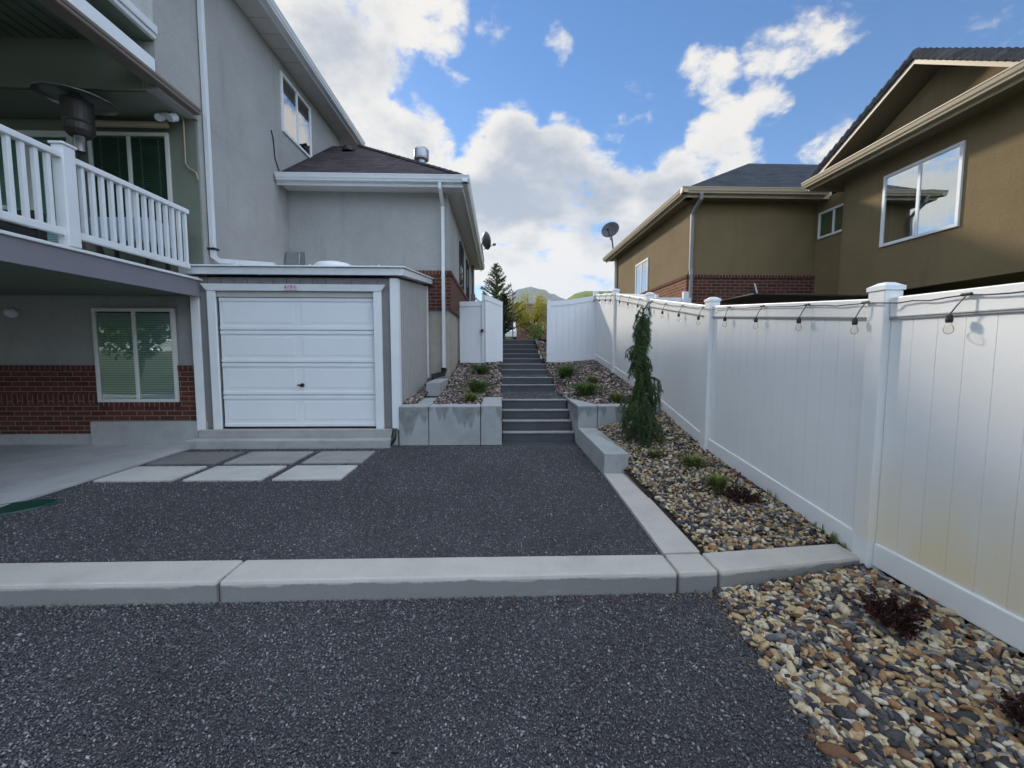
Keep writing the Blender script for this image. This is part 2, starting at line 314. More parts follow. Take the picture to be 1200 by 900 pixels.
M['ground'] = earth('dry_lawn', (.10, .11, .05), 20)
mh = Mat('hill_scrub', (.1, .12, .06), 1, spec=.1); mh.color(mh.ramp(mh.noise(.012, 8, .7), [(.35, (.03, .05, .035)), (.55, (.06, .075, .05)), (.7, (.11, .11, .08))])); M['hill'] = mh.m
mh = Mat('green_hill_scrub', (.1, .12, .06), 1, spec=.1); mh.color(mh.ramp(mh.noise(.05, 8, .7), [(.35, (.06, .09, .02)), (.6, (.20, .24, .05))])); M['hillg'] = mh.m

# ------------------------------------------------------------------ builders
def box(bm, x0, x1, y0, y1, z0, z1):
    v = [bm.verts.new((x, y, z)) for z in (z0, z1) for x, y in ((x0, y0), (x1, y0), (x1, y1), (x0, y1))]
    for f in ((3, 2, 1, 0), (4, 5, 6, 7), (0, 1, 5, 4), (1, 2, 6, 5), (2, 3, 7, 6), (3, 0, 4, 7)): bm.faces.new([v[i] for i in f])
def boxes(*bs):
    bm = bmesh.new()
    for b in bs: box(bm, *b)
    return bm
def hexa(bm, b, t):      # four bottom points, four top points, counter-clockwise
    v = [bm.verts.new(p) for p in list(b)+list(t)]; n = len(b)
    bm.faces.new(v[:n][::-1]); bm.faces.new(v[n:])
    for i in range(n): bm.faces.new((v[i], v[(i+1) % n], v[n+(i+1) % n], v[n+i]))
def poly(bm, pts): bm.faces.new([bm.verts.new(p) for p in pts])
def tube(bm, pts, r, n=10, caps=True, sq=False):
    pts = [Vector(p) for p in pts]; rs = r if isinstance(r, (list, tuple)) else [r]*len(pts); rings = []
    up = Vector((.013, .02, 1)).normalized()
    for i, p in enumerate(pts):
        d = (pts[min(i+1, len(pts)-1)]-pts[max(i-1, 0)]).normalized()
        a = d.cross(up)
        if a.length < .15: a = d.cross(Vector((0, 1, 0)))
        a.normalize(); b = d.cross(a)
        o = math.pi/n if sq else 0
        rings.append([bm.verts.new(p+(a*math.cos(2*math.pi*k/n+o)+b*math.sin(2*math.pi*k/n+o))*rs[i]) for k in range(n)])
    for q, w in zip(rings, rings[1:]):
        for k in range(n): bm.faces.new((q[k], q[(k+1) % n], w[(k+1) % n], w[k]))
    if caps: bm.faces.new(rings[0][::-1]); bm.faces.new(rings[-1])
def lathe(bm, c, prof, n=24, axis=None):
    c = Vector(c); q = Vector(axis).normalized().to_track_quat('Z', 'Y') if axis else None; rings = []
    for r_, z in prof:
        ring = []
        for k in range(n):
            p = Vector((r_*math.cos(2*math.pi*k/n), r_*math.sin(2*math.pi*k/n), z))
            if q: p = q @ p
            ring.append(bm.verts.new(c+p))
        rings.append(ring)
    for a, b in zip(rings, rings[1:]):
        for k in range(n): bm.faces.new((a[k], a[(k+1) % n], b[(k+1) % n], b[k]))
def obj(name, bm, mat, parent=None, bevel=0, smooth=False):
    me = bpy.data.meshes.new(name); bmesh.ops.recalc_face_normals(bm, faces=bm.faces); bm.to_mesh(me); bm.free()
    me.materials.append(M[mat] if isinstance(mat, str) else mat)
    o = bpy.data.objects.new(name, me); COL.objects.link(o)
    if parent:
        o.parent = parent; q = parent; off = Vector()
        while q: off += q.location; q = q.parent
        me.transform(Matrix.Translation(-off))
    if smooth:
        for p in me.polygons: p.use_smooth = True
    if bevel:
        b = o.modifiers.new('edge', 'BEVEL'); b.width = bevel; b.segments = 2; b.limit_method = 'ANGLE'; b.angle_limit = R(40)
    return o
def tag(o, label=None, cat=None, group=None, kind=None):
    for k, v in (('label', label), ('category', cat), ('group', group), ('kind', kind)):
        if v: o[k] = v
    return o
def thing(name, label, cat, loc, group=None):
    o = bpy.data.objects.new(name, None); COL.objects.link(o); o.location = loc; o.empty_display_size = .1
    return tag(o, label, cat, group)
def struct(name, bm, mat, **k): return tag(obj(name, bm, mat, **k), kind='structure')
def meshnp(name, V, F, mat, parent=None):
    me = bpy.data.meshes.new(name); k = F.shape[1]
    me.vertices.add(len(V)); me.vertices.foreach_set('co', V.astype(np.float32).ravel())
    me.loops.add(F.size); me.loops.foreach_set('vertex_index', F.astype(np.int32).ravel())
    me.polygons.add(len(F)); me.polygons.foreach_set('loop_start', np.arange(0, F.size, k, dtype=np.int32))
    me.update(calc_edges=True); me.materials.append(M[mat] if isinstance(mat, str) else mat)
    o = bpy.data.objects.new(name, me); COL.objects.link(o)
    if parent:
        o.parent = parent; q = parent; off = Vector()
        while q: off += q.location; q = q.parent
        me.transform(Matrix.Translation(-off))
    return o
def rotmats(n, tilt=math.pi):
    a = rng.uniform(0, 2*math.pi, n); t = rng.normal(0, tilt, n); s = rng.uniform(0, 2*math.pi, n)
    def rz(a):
        m = np.zeros((n, 3, 3)); c, q = np.cos(a), np.sin(a); m[:, 0, 0] = c; m[:, 0, 1] = -q; m[:, 1, 0] = q; m[:, 1, 1] = c; m[:, 2, 2] = 1; return m
    def rx(a):
        m = np.zeros((n, 3, 3)); c, q = np.cos(a), np.sin(a); m[:, 1, 1] = c; m[:, 1, 2] = -q; m[:, 2, 1] = q; m[:, 2, 2] = c; m[:, 0, 0] = 1; return m
    return rz(s) @ rx(t) @ rz(a)
def ico(sub):
    bm = bmesh.new(); bmesh.ops.create_icosphere(bm, subdivisions=sub, radius=1)
    V = np.array([v.co[:] for v in bm.verts]); F = np.array([[v.index for v in f.verts] for f in bm.faces]); bm.free(); return V, F
def stones(name, P, size, mat, sub=2, flat=.55, tilt=.35):
    n = len(P)
    if sub == 0:
        V = np.array([(1, 0, 0), (-1, 0, 0), (0, 1, 0), (0, -1, 0), (0, 0, 1), (0, 0, -1)], float); F = np.array([(0, 2, 4), (2, 1, 4), (1, 3, 4), (3, 0, 4), (2, 0, 5), (1, 2, 5), (3, 1, 5), (0, 3, 5)])
    else: V, F = ico(sub)
    nv = 24; var = []
    for k in range(nv):      # each variant: a sphere cut by a few random planes, so it reads as a worn angular stone
        W_ = V.copy()
        if sub:
            for q in range(9):
                d = rng.normal(size=3); d /= np.linalg.norm(d); h = rng.uniform(.55, .85)
                ex = np.maximum(W_ @ d-h, 0); W_ -= ex[:, None]*d*.9
        else: W_ = W_*rng.uniform(.6, 1.2, (6, 1))+rng.normal(0, .12, (6, 3))
        var.append(W_)
    var = np.array(var); B = var[rng.integers(0, nv, n)]
    s = size*rng.lognormal(0, .28, n)
    S = np.stack([s*rng.uniform(1, 1.35, n), s*rng.uniform(.5, .95, n), s*rng.uniform(flat*.6, flat*1.3, n)], 1)
    B = B*S[:, None, :]
    B = np.einsum('nij,nkj->nki', rotmats(n, tilt), B)+P[:, None, :]
    FF = (F[None]+np.arange(n)[:, None, None]*len(V)).reshape(-1, 3)
    return meshnp(name, B.reshape(-1, 3), FF, mat)

# ------------------------------------------------------------------ terrain heights
FY = [-3, 2.0, 2.85, 5.2, 6.55, 7.45, 9.6, 11.6, 16]
FB = [-.02, .0, .02, .27, .55, .72, 1.03, 1.30, 1.9]
FT = [1.78, 1.84, 1.87, 2.07, 2.27, 2.44, 2.82, 3.06, 3.4]
fbase = lambda y: float(np.interp(y, FY, FB)); ftop = lambda y: float(np.interp(y, FY, FT))
def bed_low(x, y):      # pebble bed along the fence below the retaining wall
    a = np.interp(y, [3, 5, 6.6], [0.0, .10, .28]); b = np.interp(y, FY, FB)-.02
    t = np.clip((x-1.55)/1.05, 0, 1); return a*(1-t)+b*t
def bed_near(x, y):
    t = np.clip((x-1.4)/1.2, 0, 1); return -.11*(1-t)-.02*t
EYS = [6.9, 7.7, 9.28, 9.7, 10.95, 11.35, 12, 12.75, 13.4, 14.2, 15]; EZS = [.60, .625, .635, .92, .935, 1.19, 1.32, 1.46, 1.60, 1.76, 1.94]
def bed_up(x, y):
    t = np.clip(np.maximum(.06-x, x-1.25)/.4, 0, 1)
    return np.interp(y, EYS, EZS)*(1-t)+bed_main(y)*t
def bed_main(y): return np.interp(y, [6.7, 7.2, 8.9, 9.7, 11.0, 11.6, 15], [.58, .615, .72, .93, 1.06, 1.2, 1.85])
def bed_up_r(x, y):
    b = np.interp(y, FY, FB)-.02; t = np.clip((x-1.3)/1.3, 0, 1); return bed_up(x, y)*(1-t)+b*t
def sheet(name, x0, x1, y0, y1, fn, mat, n=24, kind='structure'):
    xs = np.linspace(x0, x1, n); ys = np.linspace(y0, y1, n); X, Y = np.meshgrid(xs, ys); Z = np.vectorize(lambda a, b: float(fn(a, b)))(X, Y)
    V = np.stack([X, Y, Z], -1).reshape(-1, 3); i = np.arange(n*n).reshape(n, n)
    F = np.stack([i[:-1, :-1], i[:-1, 1:], i[1:, 1:], i[1:, :-1]], -1).reshape(-1, 4)
    o = meshnp(name, V, F, mat); o['kind'] = kind; return o
def pts(n, x0, x1, y0, y1, fn, zj=.01):
    x = rng.uniform(x0, x1, n); y = rng.uniform(y0, y1, n); z = fn(x, y)+rng.uniform(-zj, zj, n); return np.stack([x, y, z], 1)

# ------------------------------------------------------------------ the ground
gx = [-400, -60, -20, 20, 60, 400]
sheet('ground', -3500, 3500, -3000, 4000, lambda x, y: -.35, 'ground', 12)
sheet('far_street_ground', -60, 60, 15.2, 120, lambda x, y: 1.93+.006*(y-15), 'ground', 10)
struct('gravel_yard', boxes((-14, 1.45, -6, 2.66, -.34, -.115)), 'gravel')
struct('gravel_court', boxes((-14, 1.27, 2.9, 6.9, -.34, -.004)), 'gravel')
struct('pebble_bed_soil', boxes((1.45, 2.7, -6, 2.8, -.34, -.15)), 'soil')
sheet('bed_soil_near', 1.45, 2.64, -3, 2.8, lambda x, y: bed_near(x, y)-.02, 'soil')
sheet('bed_soil_by_fence', 1.5, 2.64, 2.95, 6.7, lambda x, y: bed_low(x, y)-.02, 'soil')
sheet('planter_soil', -1.6, .06, 6.75, 15.2, lambda x, y: bed_up(x, y)-.025, 'soil')
sheet('upper_bed_soil', 1.26, 2.64, 6.75, 15.2, lambda x, y: bed_up_r(x, y)-.025, 'soil')
sheet('neighbour_yard', 2.7, 30, -8, 22, lambda x, y: fbase(y)-.05, 'ground')
struct('patio_slab', boxes((-14, -4.74, -1, 6.84, -.3, .02)), 'slab')

# gravel and pebbles: nobody could count them
P1 = pts(120000, -4.7, 1.27, 2.94, 6.6, lambda x, y: x*0, .006); P1 = P1[(P1[:, 1] > 5.9) | (rng.random(len(P1)) < .98)]
tag(stones('gravel_chips', P1, .0060, 'chip', 0, .7, 1.), 'fine dark grey crushed gravel filling the court before the white garage door', 'gravel', kind='stuff')
P2 = np.concatenate([pts(92000, -3.3, 1.42, 1.0, 2.66, lambda x, y: x*0-.11, .006), pts(9000, -9, -3.3, 2.2, 2.66, lambda x, y: x*0-.11, .006)])
tag(stones('gravel_chips', P2, .0058, 'chip', 0, .7, 1.), 'fine dark grey crushed gravel in the foreground before the kerb', 'gravel', kind='stuff')
def edge(x, y): return 1.31+(y-1.46)*.115
Pn = pts(7600, 1.3, 2.62, .9, 2.80, bed_near, .014)
Pn = Pn[(Pn[:, 0] > edge(Pn[:, 0], Pn[:, 1])+rng.normal(0, .018, len(Pn))) & (Pn[:, 1] < 2.66+np.clip(Pn[:, 0]-1.5, 0, 2)*.13)]
tag(stones('river_pebbles', Pn, .0220, 'pebble', 2, .55, .45), 'mixed tan and grey river pebbles in the near corner below the fence', 'pebbles', kind='stuff')
Pl = pts(10500, 1.56, 2.63, 2.97, 6.6, bed_low, .016)
Pl = Pl[(Pl[:, 1] > 4.95) | (Pl[:, 0] > 1.50)]
Pl = Pl[(Pl[:, 1] > 2.98+np.clip(Pl[:, 0]-1.5, 0, 2)*.1)]
tag(stones('river_pebbles', Pl, .0215, 'pebble', 1, .6, .4), 'mixed tan and grey pebbles round the spruce along the fence', 'pebbles', kind='stuff')
Pu = pts(7000, -1.12, .04, 6.98, 11.45, bed_up, .02)
Pu = np.concatenate([Pu, pts(700, -.06, .05, 8.0, 15, bed_up, .02), pts(900, -1.58, -1.38, 6.98, 9.5, lambda x, y: bed_up(x, y)+.03, .02)]); Pu = Pu[(Pu[:, 0] < -.30) | (Pu[:, 1] > 8.0)]
tag(stones('planter_pebbles', Pu, .026, 'pebble2', 1, .6, .4), 'brownish pebbles filling the planter left of the steps', 'pebbles', kind='stuff')
Pr = pts(8400, 1.26, 2.62, 6.95, 11.45, bed_up_r, .02); Pr = Pr[(Pr[:, 0] > 1.58-(Pr[:, 1]-6.96)*.30)]
Pr = np.concatenate([Pr, pts(900, 1.26, 1.36, 7.9, 15, bed_up_r, .02), pts(2500, 1.27, 2.4, 11.6, 15, bed_up_r, .02)])
tag(stones('planter_pebbles', Pr, .026, 'pebble2', 1, .6, .4), 'brownish pebbles filling the raised bed right of the steps', 'pebbles', kind='stuff')

Pt = np.concatenate([pts(2600, .07, 1.24, 7.9, 9.3, lambda x, y: x*0+.606, .004), pts(500, .07, 1.24, 9.85, 10.98, lambda x, y: x*0+.902, .004), pts(160, .07, 1.24, 7.0, 7.7, lambda x, y: np.interp(y, [6.9, 7.17, 7.1701, 7.44, 7.4401, 7.7, 7.701], [.158, .158, .308, .308, .458, .458, .612]), .002)])
tag(stones('gravel_chips', Pt, .008, 'chip', 0, .7, 1.), 'loose dark grey gravel lying on the landing and treads of the steps', 'gravel', kind='stuff')
def flakes(n, x0, x1, y0, y1, fn, sz):
    P = pts(n, x0, x1, y0, y1, fn, .004); V = []; Fc = []
    for p in P:
        a = rng.uniform(0, 6.28); t = rng.normal(0, .35, 2); u = np.array([math.cos(a), math.sin(a), t[0]])*sz*rng.uniform(.5, 1.4); v = np.array([-math.sin(a), math.cos(a), t[1]])*sz*.45*rng.uniform(.5, 1.3); p = p+np.array([0, 0, .004]); k = len(V)
        V += [p-u, p+v, p+u, p-v+np.array([0, 0, .003])]; Fc.append((k, k+1, k+2, k+3))
    return np.array(V), np.array(Fc)
fl = [flakes(420, -6, 1.5, 2.585, 2.63, lambda x, y: x*0-.108+rng.uniform(0, .008, len(x)), .008), flakes(260, -3, 1.4, 1.1, 2.6, lambda x, y: x*0-.102, .006), flakes(170, -4, 1.2, 2.95, 6.5, lambda x, y: x*0+.008, .008),
      flakes(200, 1.28, 1.50, 1.2, 2.66, lambda x, y: x*0-.095, .011), flakes(240, 1.6, 2.6, 3.05, 6.5, lambda x, y: bed_low(x, y)+.022, .013), flakes(110, 1.5, 2.55, 1.1, 2.7, lambda x, y: bed_near(x, y)+.022, .012)]
VV = np.concatenate([a for a, b in fl]); k = 0; FF_ = []
for a, b in fl: FF_.append(b+k); k += len(a)
tag(meshnp('leaf_litter', VV, np.concatenate(FF_), 'litter'), 'scattered dry brown leaf flakes along the kerb and on the gravel and pebbles', 'leaf litter', kind='stuff')

# ------------------------------------------------------------------ kerbs
def kb(bm, x0, x1, ya0, ya1, yb0, yb1, z0, z1):
    hexa(bm, [(x0, ya0, z0), (x1, yb0, z0), (x1, yb1, z0), (x0, ya1, z0)], [(x0, ya0, z1), (x1, yb0, z1), (x1, yb1, z1), (x0, ya1, z1)])
kerb = thing('kerb', 'long pale concrete kerb running across the gravel to the white fence', 'kerb', (0, 2.8, 0))
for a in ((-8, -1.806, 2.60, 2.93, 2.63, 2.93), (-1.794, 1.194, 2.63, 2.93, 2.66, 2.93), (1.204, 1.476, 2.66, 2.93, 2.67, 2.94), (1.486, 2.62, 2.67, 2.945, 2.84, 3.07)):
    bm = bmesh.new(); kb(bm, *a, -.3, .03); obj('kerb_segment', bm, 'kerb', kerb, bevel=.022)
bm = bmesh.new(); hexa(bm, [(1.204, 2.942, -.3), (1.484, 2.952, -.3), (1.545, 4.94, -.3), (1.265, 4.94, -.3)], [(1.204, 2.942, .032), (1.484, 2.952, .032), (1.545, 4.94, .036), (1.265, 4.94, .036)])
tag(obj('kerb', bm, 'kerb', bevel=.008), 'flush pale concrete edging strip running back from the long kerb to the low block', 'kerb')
tag(obj('concrete_block', boxes((1.27, 1.57, 4.95, 6.67, -.2, .275)), 'blockc', bevel=.012), 'low long concrete block like a bench beside the pebble bed', 'concrete block')
# pavers
cols = ((-4.64, -3.76), (-3.64, -2.75), (-2.63, -1.84))
for j, (y0, y1) in enumerate(((4.84, 5.43), (5.57, 6.22))):
    for i, (x0, x1) in enumerate(cols):
        if j: x0 = min(x0+.0, x0)
        o = obj('paver', boxes((x0, x1, y0, y1, -.05, .022-.003*j)), 'dark_paver' if (j, i) == (1, 0) else 'paver_mid' if j else 'paver', bevel=.006)
        tag(o, ['pale concrete paver in the row nearest the camera, ', 'darker grey concrete paver in the row against the garage step, '][j]+['next to the patio slab', 'middle of its three', 'right end of its three'][i] if (j, i) != (1, 0) else 'darkest brown-grey concrete paver, against the garage step and the patio slab', 'paver', 'concrete pavers in front of the garage')

# ------------------------------------------------------------------ steps
st = thing('stairway', 'dark concrete steps with pale edges climbing between the two pebble beds', 'steps', (.66, 6.9, 0))
noses = [(6.90, .155), (7.18, .305), (7.45, .455), (7.71, .61), (9.32, .76), (9.66, .905), (11.0, 1.03), (11.3, 1.17), (12.0, 1.30), (12.75, 1.44), (13.4, 1.58), (14.2, 1.74), (15.0, 1.92)]
for i, (y, z) in enumerate(noses):
    zb = noses[i-1][1] if i else -.02
    yn = noses[i+1][0] if i+1 < len(noses) else 16.5
    s = obj('step', boxes((.06, 1.25, y+.01, min(yn+.012, y+.42), zb-.06, z-.022)), 'step', st, bevel=.006)
    obj('step_edge', boxes((.055, 1.255, y-.006, min(yn-.01, y+.15), z-.02, z)), 'nose', s, bevel=.004)
    if yn-y > .12:
        obj('gravel_tread', boxes((.065, 1.245, y+.152, yn+.006, z-.05, z-.006)), 'gravel', s)

# ------------------------------------------------------------------ retaining walls
rw = thing('retaining_wall', 'grey concrete block retaining wall with damp stains left of the steps', 'retaining wall', (-.8, 6.85, 0))
for b in ((-1.60, -1.135, 6.69, 6.97, -.1, .63), (-1.125, -.305, 6.69, 6.97, -.1, .628), (-.295, .045, 6.69, 8.0, -.1, .633), (-1.40, -1.13, 6.975, 8.05, .3, .632), (-1.40, -1.13, 8.06, 9.3, .5, .90)):
    obj('wall_block', boxes(b), 'blockc', rw, bevel=.012)
rr = thing('retaining_wall', 'grey concrete block retaining wall behind the narrow spruce, right of the steps', 'retaining wall', (1.8, 6.8, 0))
hexa(bm := bmesh.new(), [(1.27, 6.68, -.1), (1.585, 6.68, -.1), (1.585, 6.96, -.1), (1.27, 8.0, -.1)], [(1.27, 6.68, .633), (1.585, 6.68, .633), (1.585, 6.96, .633), (1.27, 8.0, .633)])
obj('wall_block', bm, 'blockc', rr, bevel=.012)
obj('wall_block', boxes((1.595, 2.62, 6.68, 6.95, -.1, .63)), 'blockc', rr, bevel=.012)

# ------------------------------------------------------------------ windows
def window(parent, plane, c, u0, u1, z0, z1, face, glass='glass', fr='frame', fw=.05, div=(.5,), blinds='blind', open_back=.10, blindto=0.):
    """plane 'y': wall at y=c seen from -y (face=-1); plane 'x': wall at x=c, face=+1 looks to +x"""
    def bx(a0, a1, d0, d1, b0, b1):
        d = sorted((c+face*d0, c+face*d1))
        return (a0, a1, d[0], d[1], b0, b1) if plane == 'y' else (d[0], d[1], a0, a1, b0, b1)
    bs = [bx(u0, u1, -.02, .035, z1-fw, z1), bx(u0, u1, -.02, .035, z0, z0+fw), bx(u0, u0+fw, -.02, .034, z0+fw, z1-fw), bx(u1-fw, u1, -.02, .034, z0+fw, z1-fw)]
    for d in div:
        m = u0+(u1-u0)*d; bs.append(bx(m-fw*.5, m+fw*.5, -.02, .030, z0+fw, z1-fw))
    w = obj('window', boxes(*bs), fr, parent, bevel=.004)
    obj('pane', boxes(bx(u0+fw, u1-fw, .010, .016, z0+fw, z1-fw)), glass, w)
    if blinds:
        bl = []; z = z1-fw-.03
        while z > z0+fw+blindto*(z1-z0): bl.append(bx(u0+fw+.01, u1-fw-.01, .001, .003, z-.030, z)); z -= .036
        obj('blinds', boxes(*bl), blinds, w)
        if blinds == 'blinddk':
            obj('blind_tapes', boxes(*[bx(u0+(u1-u0)*q-.012, u0+(u1-u0)*q+.012, .0042, .0052, z0+fw, z1-fw) for q in (.14, .36, .64, .86)]), 'tape', w)
    obj('window_interior', boxes(bx(u0+fw, u1-fw, -.018, -.012, z0+fw, z1-fw)), 'dark', w)
    return w

# ------------------------------------------------------------------ the grey house on the left
XW = -4.61
H = thing('grey_stucco_house', 'two storey grey stucco house with white balcony and red brick base', 'house', (-6, 8, 0))
obj('wall', boxes((-14, XW-.002, 6.85, 12.8, -.3, 2.345)), 'stucco_grey', H)
obj('wall', boxes((-14, XW, 6.86, 12.802, 2.347, 5.02)), 'stucco_grey', H)
obj('wall', boxes((-14, XW, 6.10, 12.8, 5.022, 7.60)), 'stucco_grey', H)
# brick base with a course of upright bricks, foundation
obj('brick_base', boxes((-14, -6.32, 6.80, 6.848, .185, .66), (-14, -6.32, 6.80, 6.848, .81, 1.20), (-5.08, XW-.01, 6.802, 6.848, .385, 1.20), (-6.32, -5.08, 6.802, 6.848, .385, .62)), 'brick_y', H)
obj('brick_course', boxes((-14, -6.32, 6.792, 6.849, .66, .81), (-14, -6.32, 6.785, 6.849, 1.20, 1.27), (-5.08, XW-.01, 6.785, 6.849, 1.20, 1.27), (-6.32, -5.08, 6.78, 6.849, .62, .69)), 'brick_cap_y', H)
obj('foundation', boxes((-14, -6.42, 6.77, 6.85, -.2, .183), (-6.42, XW-.01, 6.72, 6.85, -.2, .383)), 'conc', H, bevel=.01)
window(H, 'y', 6.80, -6.32, -5.08, .69, 2.16, -1, glass='glass', blinds='blind')
# balcony
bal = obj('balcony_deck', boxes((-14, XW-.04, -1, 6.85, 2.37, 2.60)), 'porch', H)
bs = [(-14, XW-.06, y, y+.135, 2.355, 2.371) for y in np.arange(-1, 6.8, .15)]
obj('soffit_boards', boxes(*bs), 'porch', bal)
obj('deck_fascia', boxes((XW-.04, XW+.002, -1, 6.845, 2.33, 2.575)), 'fascia', bal)
obj('deck_edge', boxes((XW-.30, XW+.03, -1, 6.845, 2.577, 2.61)), 'white', bal, bevel=.006)
rail = obj('railing', boxes((XW-.07, XW+.02, -1, 6.55, 3.52, 3.585), (XW-.05, XW+.0, -1, 6.55, 2.72, 2.80)), 'white', H, bevel=.01)
y = 6.50
while y > -.9:
    if abs(y-4.79) > .1: obj('baluster', boxes((XW-.045, XW-.005, y-.02, y+.02, 2.80, 3.52)), 'white', rail)
    y -= .118
pst = obj('railing_post', boxes((XW-.09, XW+.035, 4.72, 4.86, 2.612, 3.66), (XW-.105, XW+.05, 4.705, 4.875, 3.66, 3.69)), 'white', H, bevel=.012)
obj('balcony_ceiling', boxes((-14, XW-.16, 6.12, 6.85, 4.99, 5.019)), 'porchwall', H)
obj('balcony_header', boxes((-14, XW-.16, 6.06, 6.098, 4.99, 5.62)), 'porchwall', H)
bs = [(x, x+.1, -1, 6.06, 5.605, 5.622) for x in np.arange(-14, -4.9, .16)]
obj('porch_roof', boxes((-14, XW-.02, -1, 6.095, 5.625, 5.70), *bs), 'porch', H)
obj('porch_beam', boxes((XW-.14, XW-.0, -1, 6.095, 5.15, 5.40)), 'white', H, bevel=.008)
obj('porch_gutter', boxes((XW-.02, XW+.06, -1, 6.095, 5.70, 5.81), (XW-.03, XW+.035, -1, 6.095, 5.64, 5.70)), 'alum', H, bevel=.012)
obj('beam_trim', boxes((XW-.10, XW+.10, -1, 6.80, 5.055, 5.10), (XW+.02, XW+.11, -1, 6.80, 5.10, 5.148)), 'brown', H, bevel=.01)
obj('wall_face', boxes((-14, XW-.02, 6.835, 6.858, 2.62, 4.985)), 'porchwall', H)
window(H, 'y', 6.835, -6.22, -5.03, 3.15, 4.80, -1, glass='glassdk', blinds='blinddk')
window(H, 'y', 6.835, -7.75, -6.44, 2.70, 4.80, -1, glass='glassdk', fr='frame', blinds='blind', fw=.09)
bm = bmesh.new(); tube(bm, [(-6.25, 6.74, 4.88), (-4.98, 6.74, 4.88)], .045, 12); obj('awning_roll', bm, 'cream', H, smooth=False)
# tall roof and eave
rf = obj('roof', boxes((-14, -4.14, 5.55, 13.3, 7.74, 7.80)), 'shing_x', H)
hexa(bm := bmesh.new(), [(-14, 5.5, 7.80), (-4.10, 5.5, 7.80), (-4.10, 13.35, 7.80), (-14, 13.35, 7.80)], [(-14, 9.3, 10.0), (-7.6, 9.3, 10.0), (-7.6, 9.5, 10.0), (-14, 9.5, 10.0)])
obj('roof_slope', bm, 'shing_x', rf)
bs = [(-14 if False else XW-.1, -4.19, y, y+.385, 7.602, 7.618) for y in np.arange(5.55, 13.2, .4)]
obj('soffit', boxes(*bs, (-14, -4.19, 5.55, 13.25, 7.62, 7.66)), 'soffit', H)
def gutter(parent, axis, fixed, a, b, z, out, mat):
    """K-style gutter: axis along which it runs, the fascia line, outward direction"""
    prof = [(0, 0), (.10, 0), (.105, .025), (.125, .05), (.135, .10), (.145, .115), (.145, .13), (0, .13)]
    bm = bmesh.new(); A = []
    for t in (a, b):
        A.append([(fixed+out*p, t, z+q) if axis == 'y' else (t, fixed+out*p, z+q) for p, q in prof])
    hexa(bm, A[0], A[1]); return obj('gutter', bm, mat, parent)
obj('fascia_board', boxes((-4.19, -4.165, 5.55, 13.25, 7.58, 7.74)), 'alum', H)
gutter(H, 'y', -4.165, 5.5, 13.3, 7.62, 1, 'alum')
# window in the tall wall
window(H, 'x', XW, 9.45, 10.85, 6.16, 7.38, 1, glass='glassup', blinds=None, fr='white', fw=.06)
# downspout on the tall wall, lying down onto the garage roof
def strap(bm, pts_, w=.04): tube(bm, pts_, w*1.2, 4, sq=True)
bm = bmesh.new(); strap(bm, [(XW+.055, 6.98, 7.62), (XW+.055, 6.98, 3.12)]); d1 = obj('downspout', bm, 'alum', H, bevel=.004)
bm = bmesh.new(); strap(bm, [(XW+.055, 6.98, 3.11), (XW+.06, 6.98, 3.0), (XW+.16, 6.98, 2.93), (XW+.95, 7.1, 2.90)]); obj('downspout_elbow', bm, 'alum', d1)
obj('pipe_collar', boxes((XW+.0, XW+.115, 6.92, 7.04, 3.1, 3.13)), 'black', d1)
# loose cables
bm = bmesh.new(); tube(bm, [(XW-.17, 6.80, 5.0), (XW-.17, 6.80, 4.35), (XW-.12, 6.80, 4.28), (XW-.02, 6.80, 4.22), (XW-.0, 6.80, 4.12)], .011, 6); obj('cable', bm, 'cream', H)
bm = bmesh.new(); tube(bm, [(XW+.01, 9.0, 5.95), (XW+.02, 9.05, 5.8), (XW+.012, 9.1, 5.45), (XW+.012, 9.25, 5.25)], .012, 6); obj('cable', bm, 'cable', H)
bm = bmesh.new(); box(bm, -4.95, -4.86, 6.60, 6.75, 4.93, 4.985)
lathe(bm, (-4.98, 6.58, 4.90), [(0.0, 0), (.05, 0), (.06, .10), (0, .11)], 14, (-.3, 1, .7)); lathe(bm, (-4.82, 6.58, 4.90), [(0.0, 0), (.05, 0), (.06, .10), (0, .11)], 14, (.3, 1, .7))
obj('flood_light', bm, 'alum', H)
bm = bmesh.new(); lathe(bm, (-7.55, 6.84, 2.08), [(0, 0), (.07, 0), (.075, .04), (.05, .10), (0, .12)], 16, (0, -1, 0)); obj('wall_lamp', bm, 'white', H)

# wing with hip roof
GW = thing('house_wing', 'single storey grey stucco wing with hipped brown roof behind the white garage', 'house wing', (-2.8, 11, .5))
XS = -1.13
obj('wall', boxes((XW+.002, XS, 9.6, 18.0, 2.30, 5.0)), 'stucco_grey', GW)
obj('foundation', boxes((XW+.002, XS-.004, 9.604, 18.0, -.2, 2.30)), 'found', GW)
obj('brick_base', boxes((-2.2, XS+.003, 9.55, 9.598, 2.42, 3.20)), 'brick_y', GW)
obj('brick_base', boxes((XS+.004, XS+.05, 9.55, 18.0, 2.42, 3.20)), 'brick_x', GW)
obj('brick_course', boxes((-2.2, XS+.003, 9.53, 9.598, 3.202, 3.29)), 'brick_cap_y', GW)
obj('brick_course', boxes((XS+.004, XS+.07, 9.53, 18.0, 3.202, 3.29)), 'brick_cap_x', GW)
XE, YE, ZE, SL = -.76, 9.12, 5.12, .645
d = 3.1
rf = obj('roof', boxes((XW+.01, XE-.01, YE+.01, 18.4, 5.06, 5.10)), 'shing_y', GW)
def roofslope(parent, mat, P_, t=.03):
    bm = bmesh.new(); hexa(bm, [(x, y, z) for x, y, z in P_], [(x, y, z+t) for x, y, z in P_]); return obj('roof_slope', bm, mat, parent)
zr = ZE+d*SL
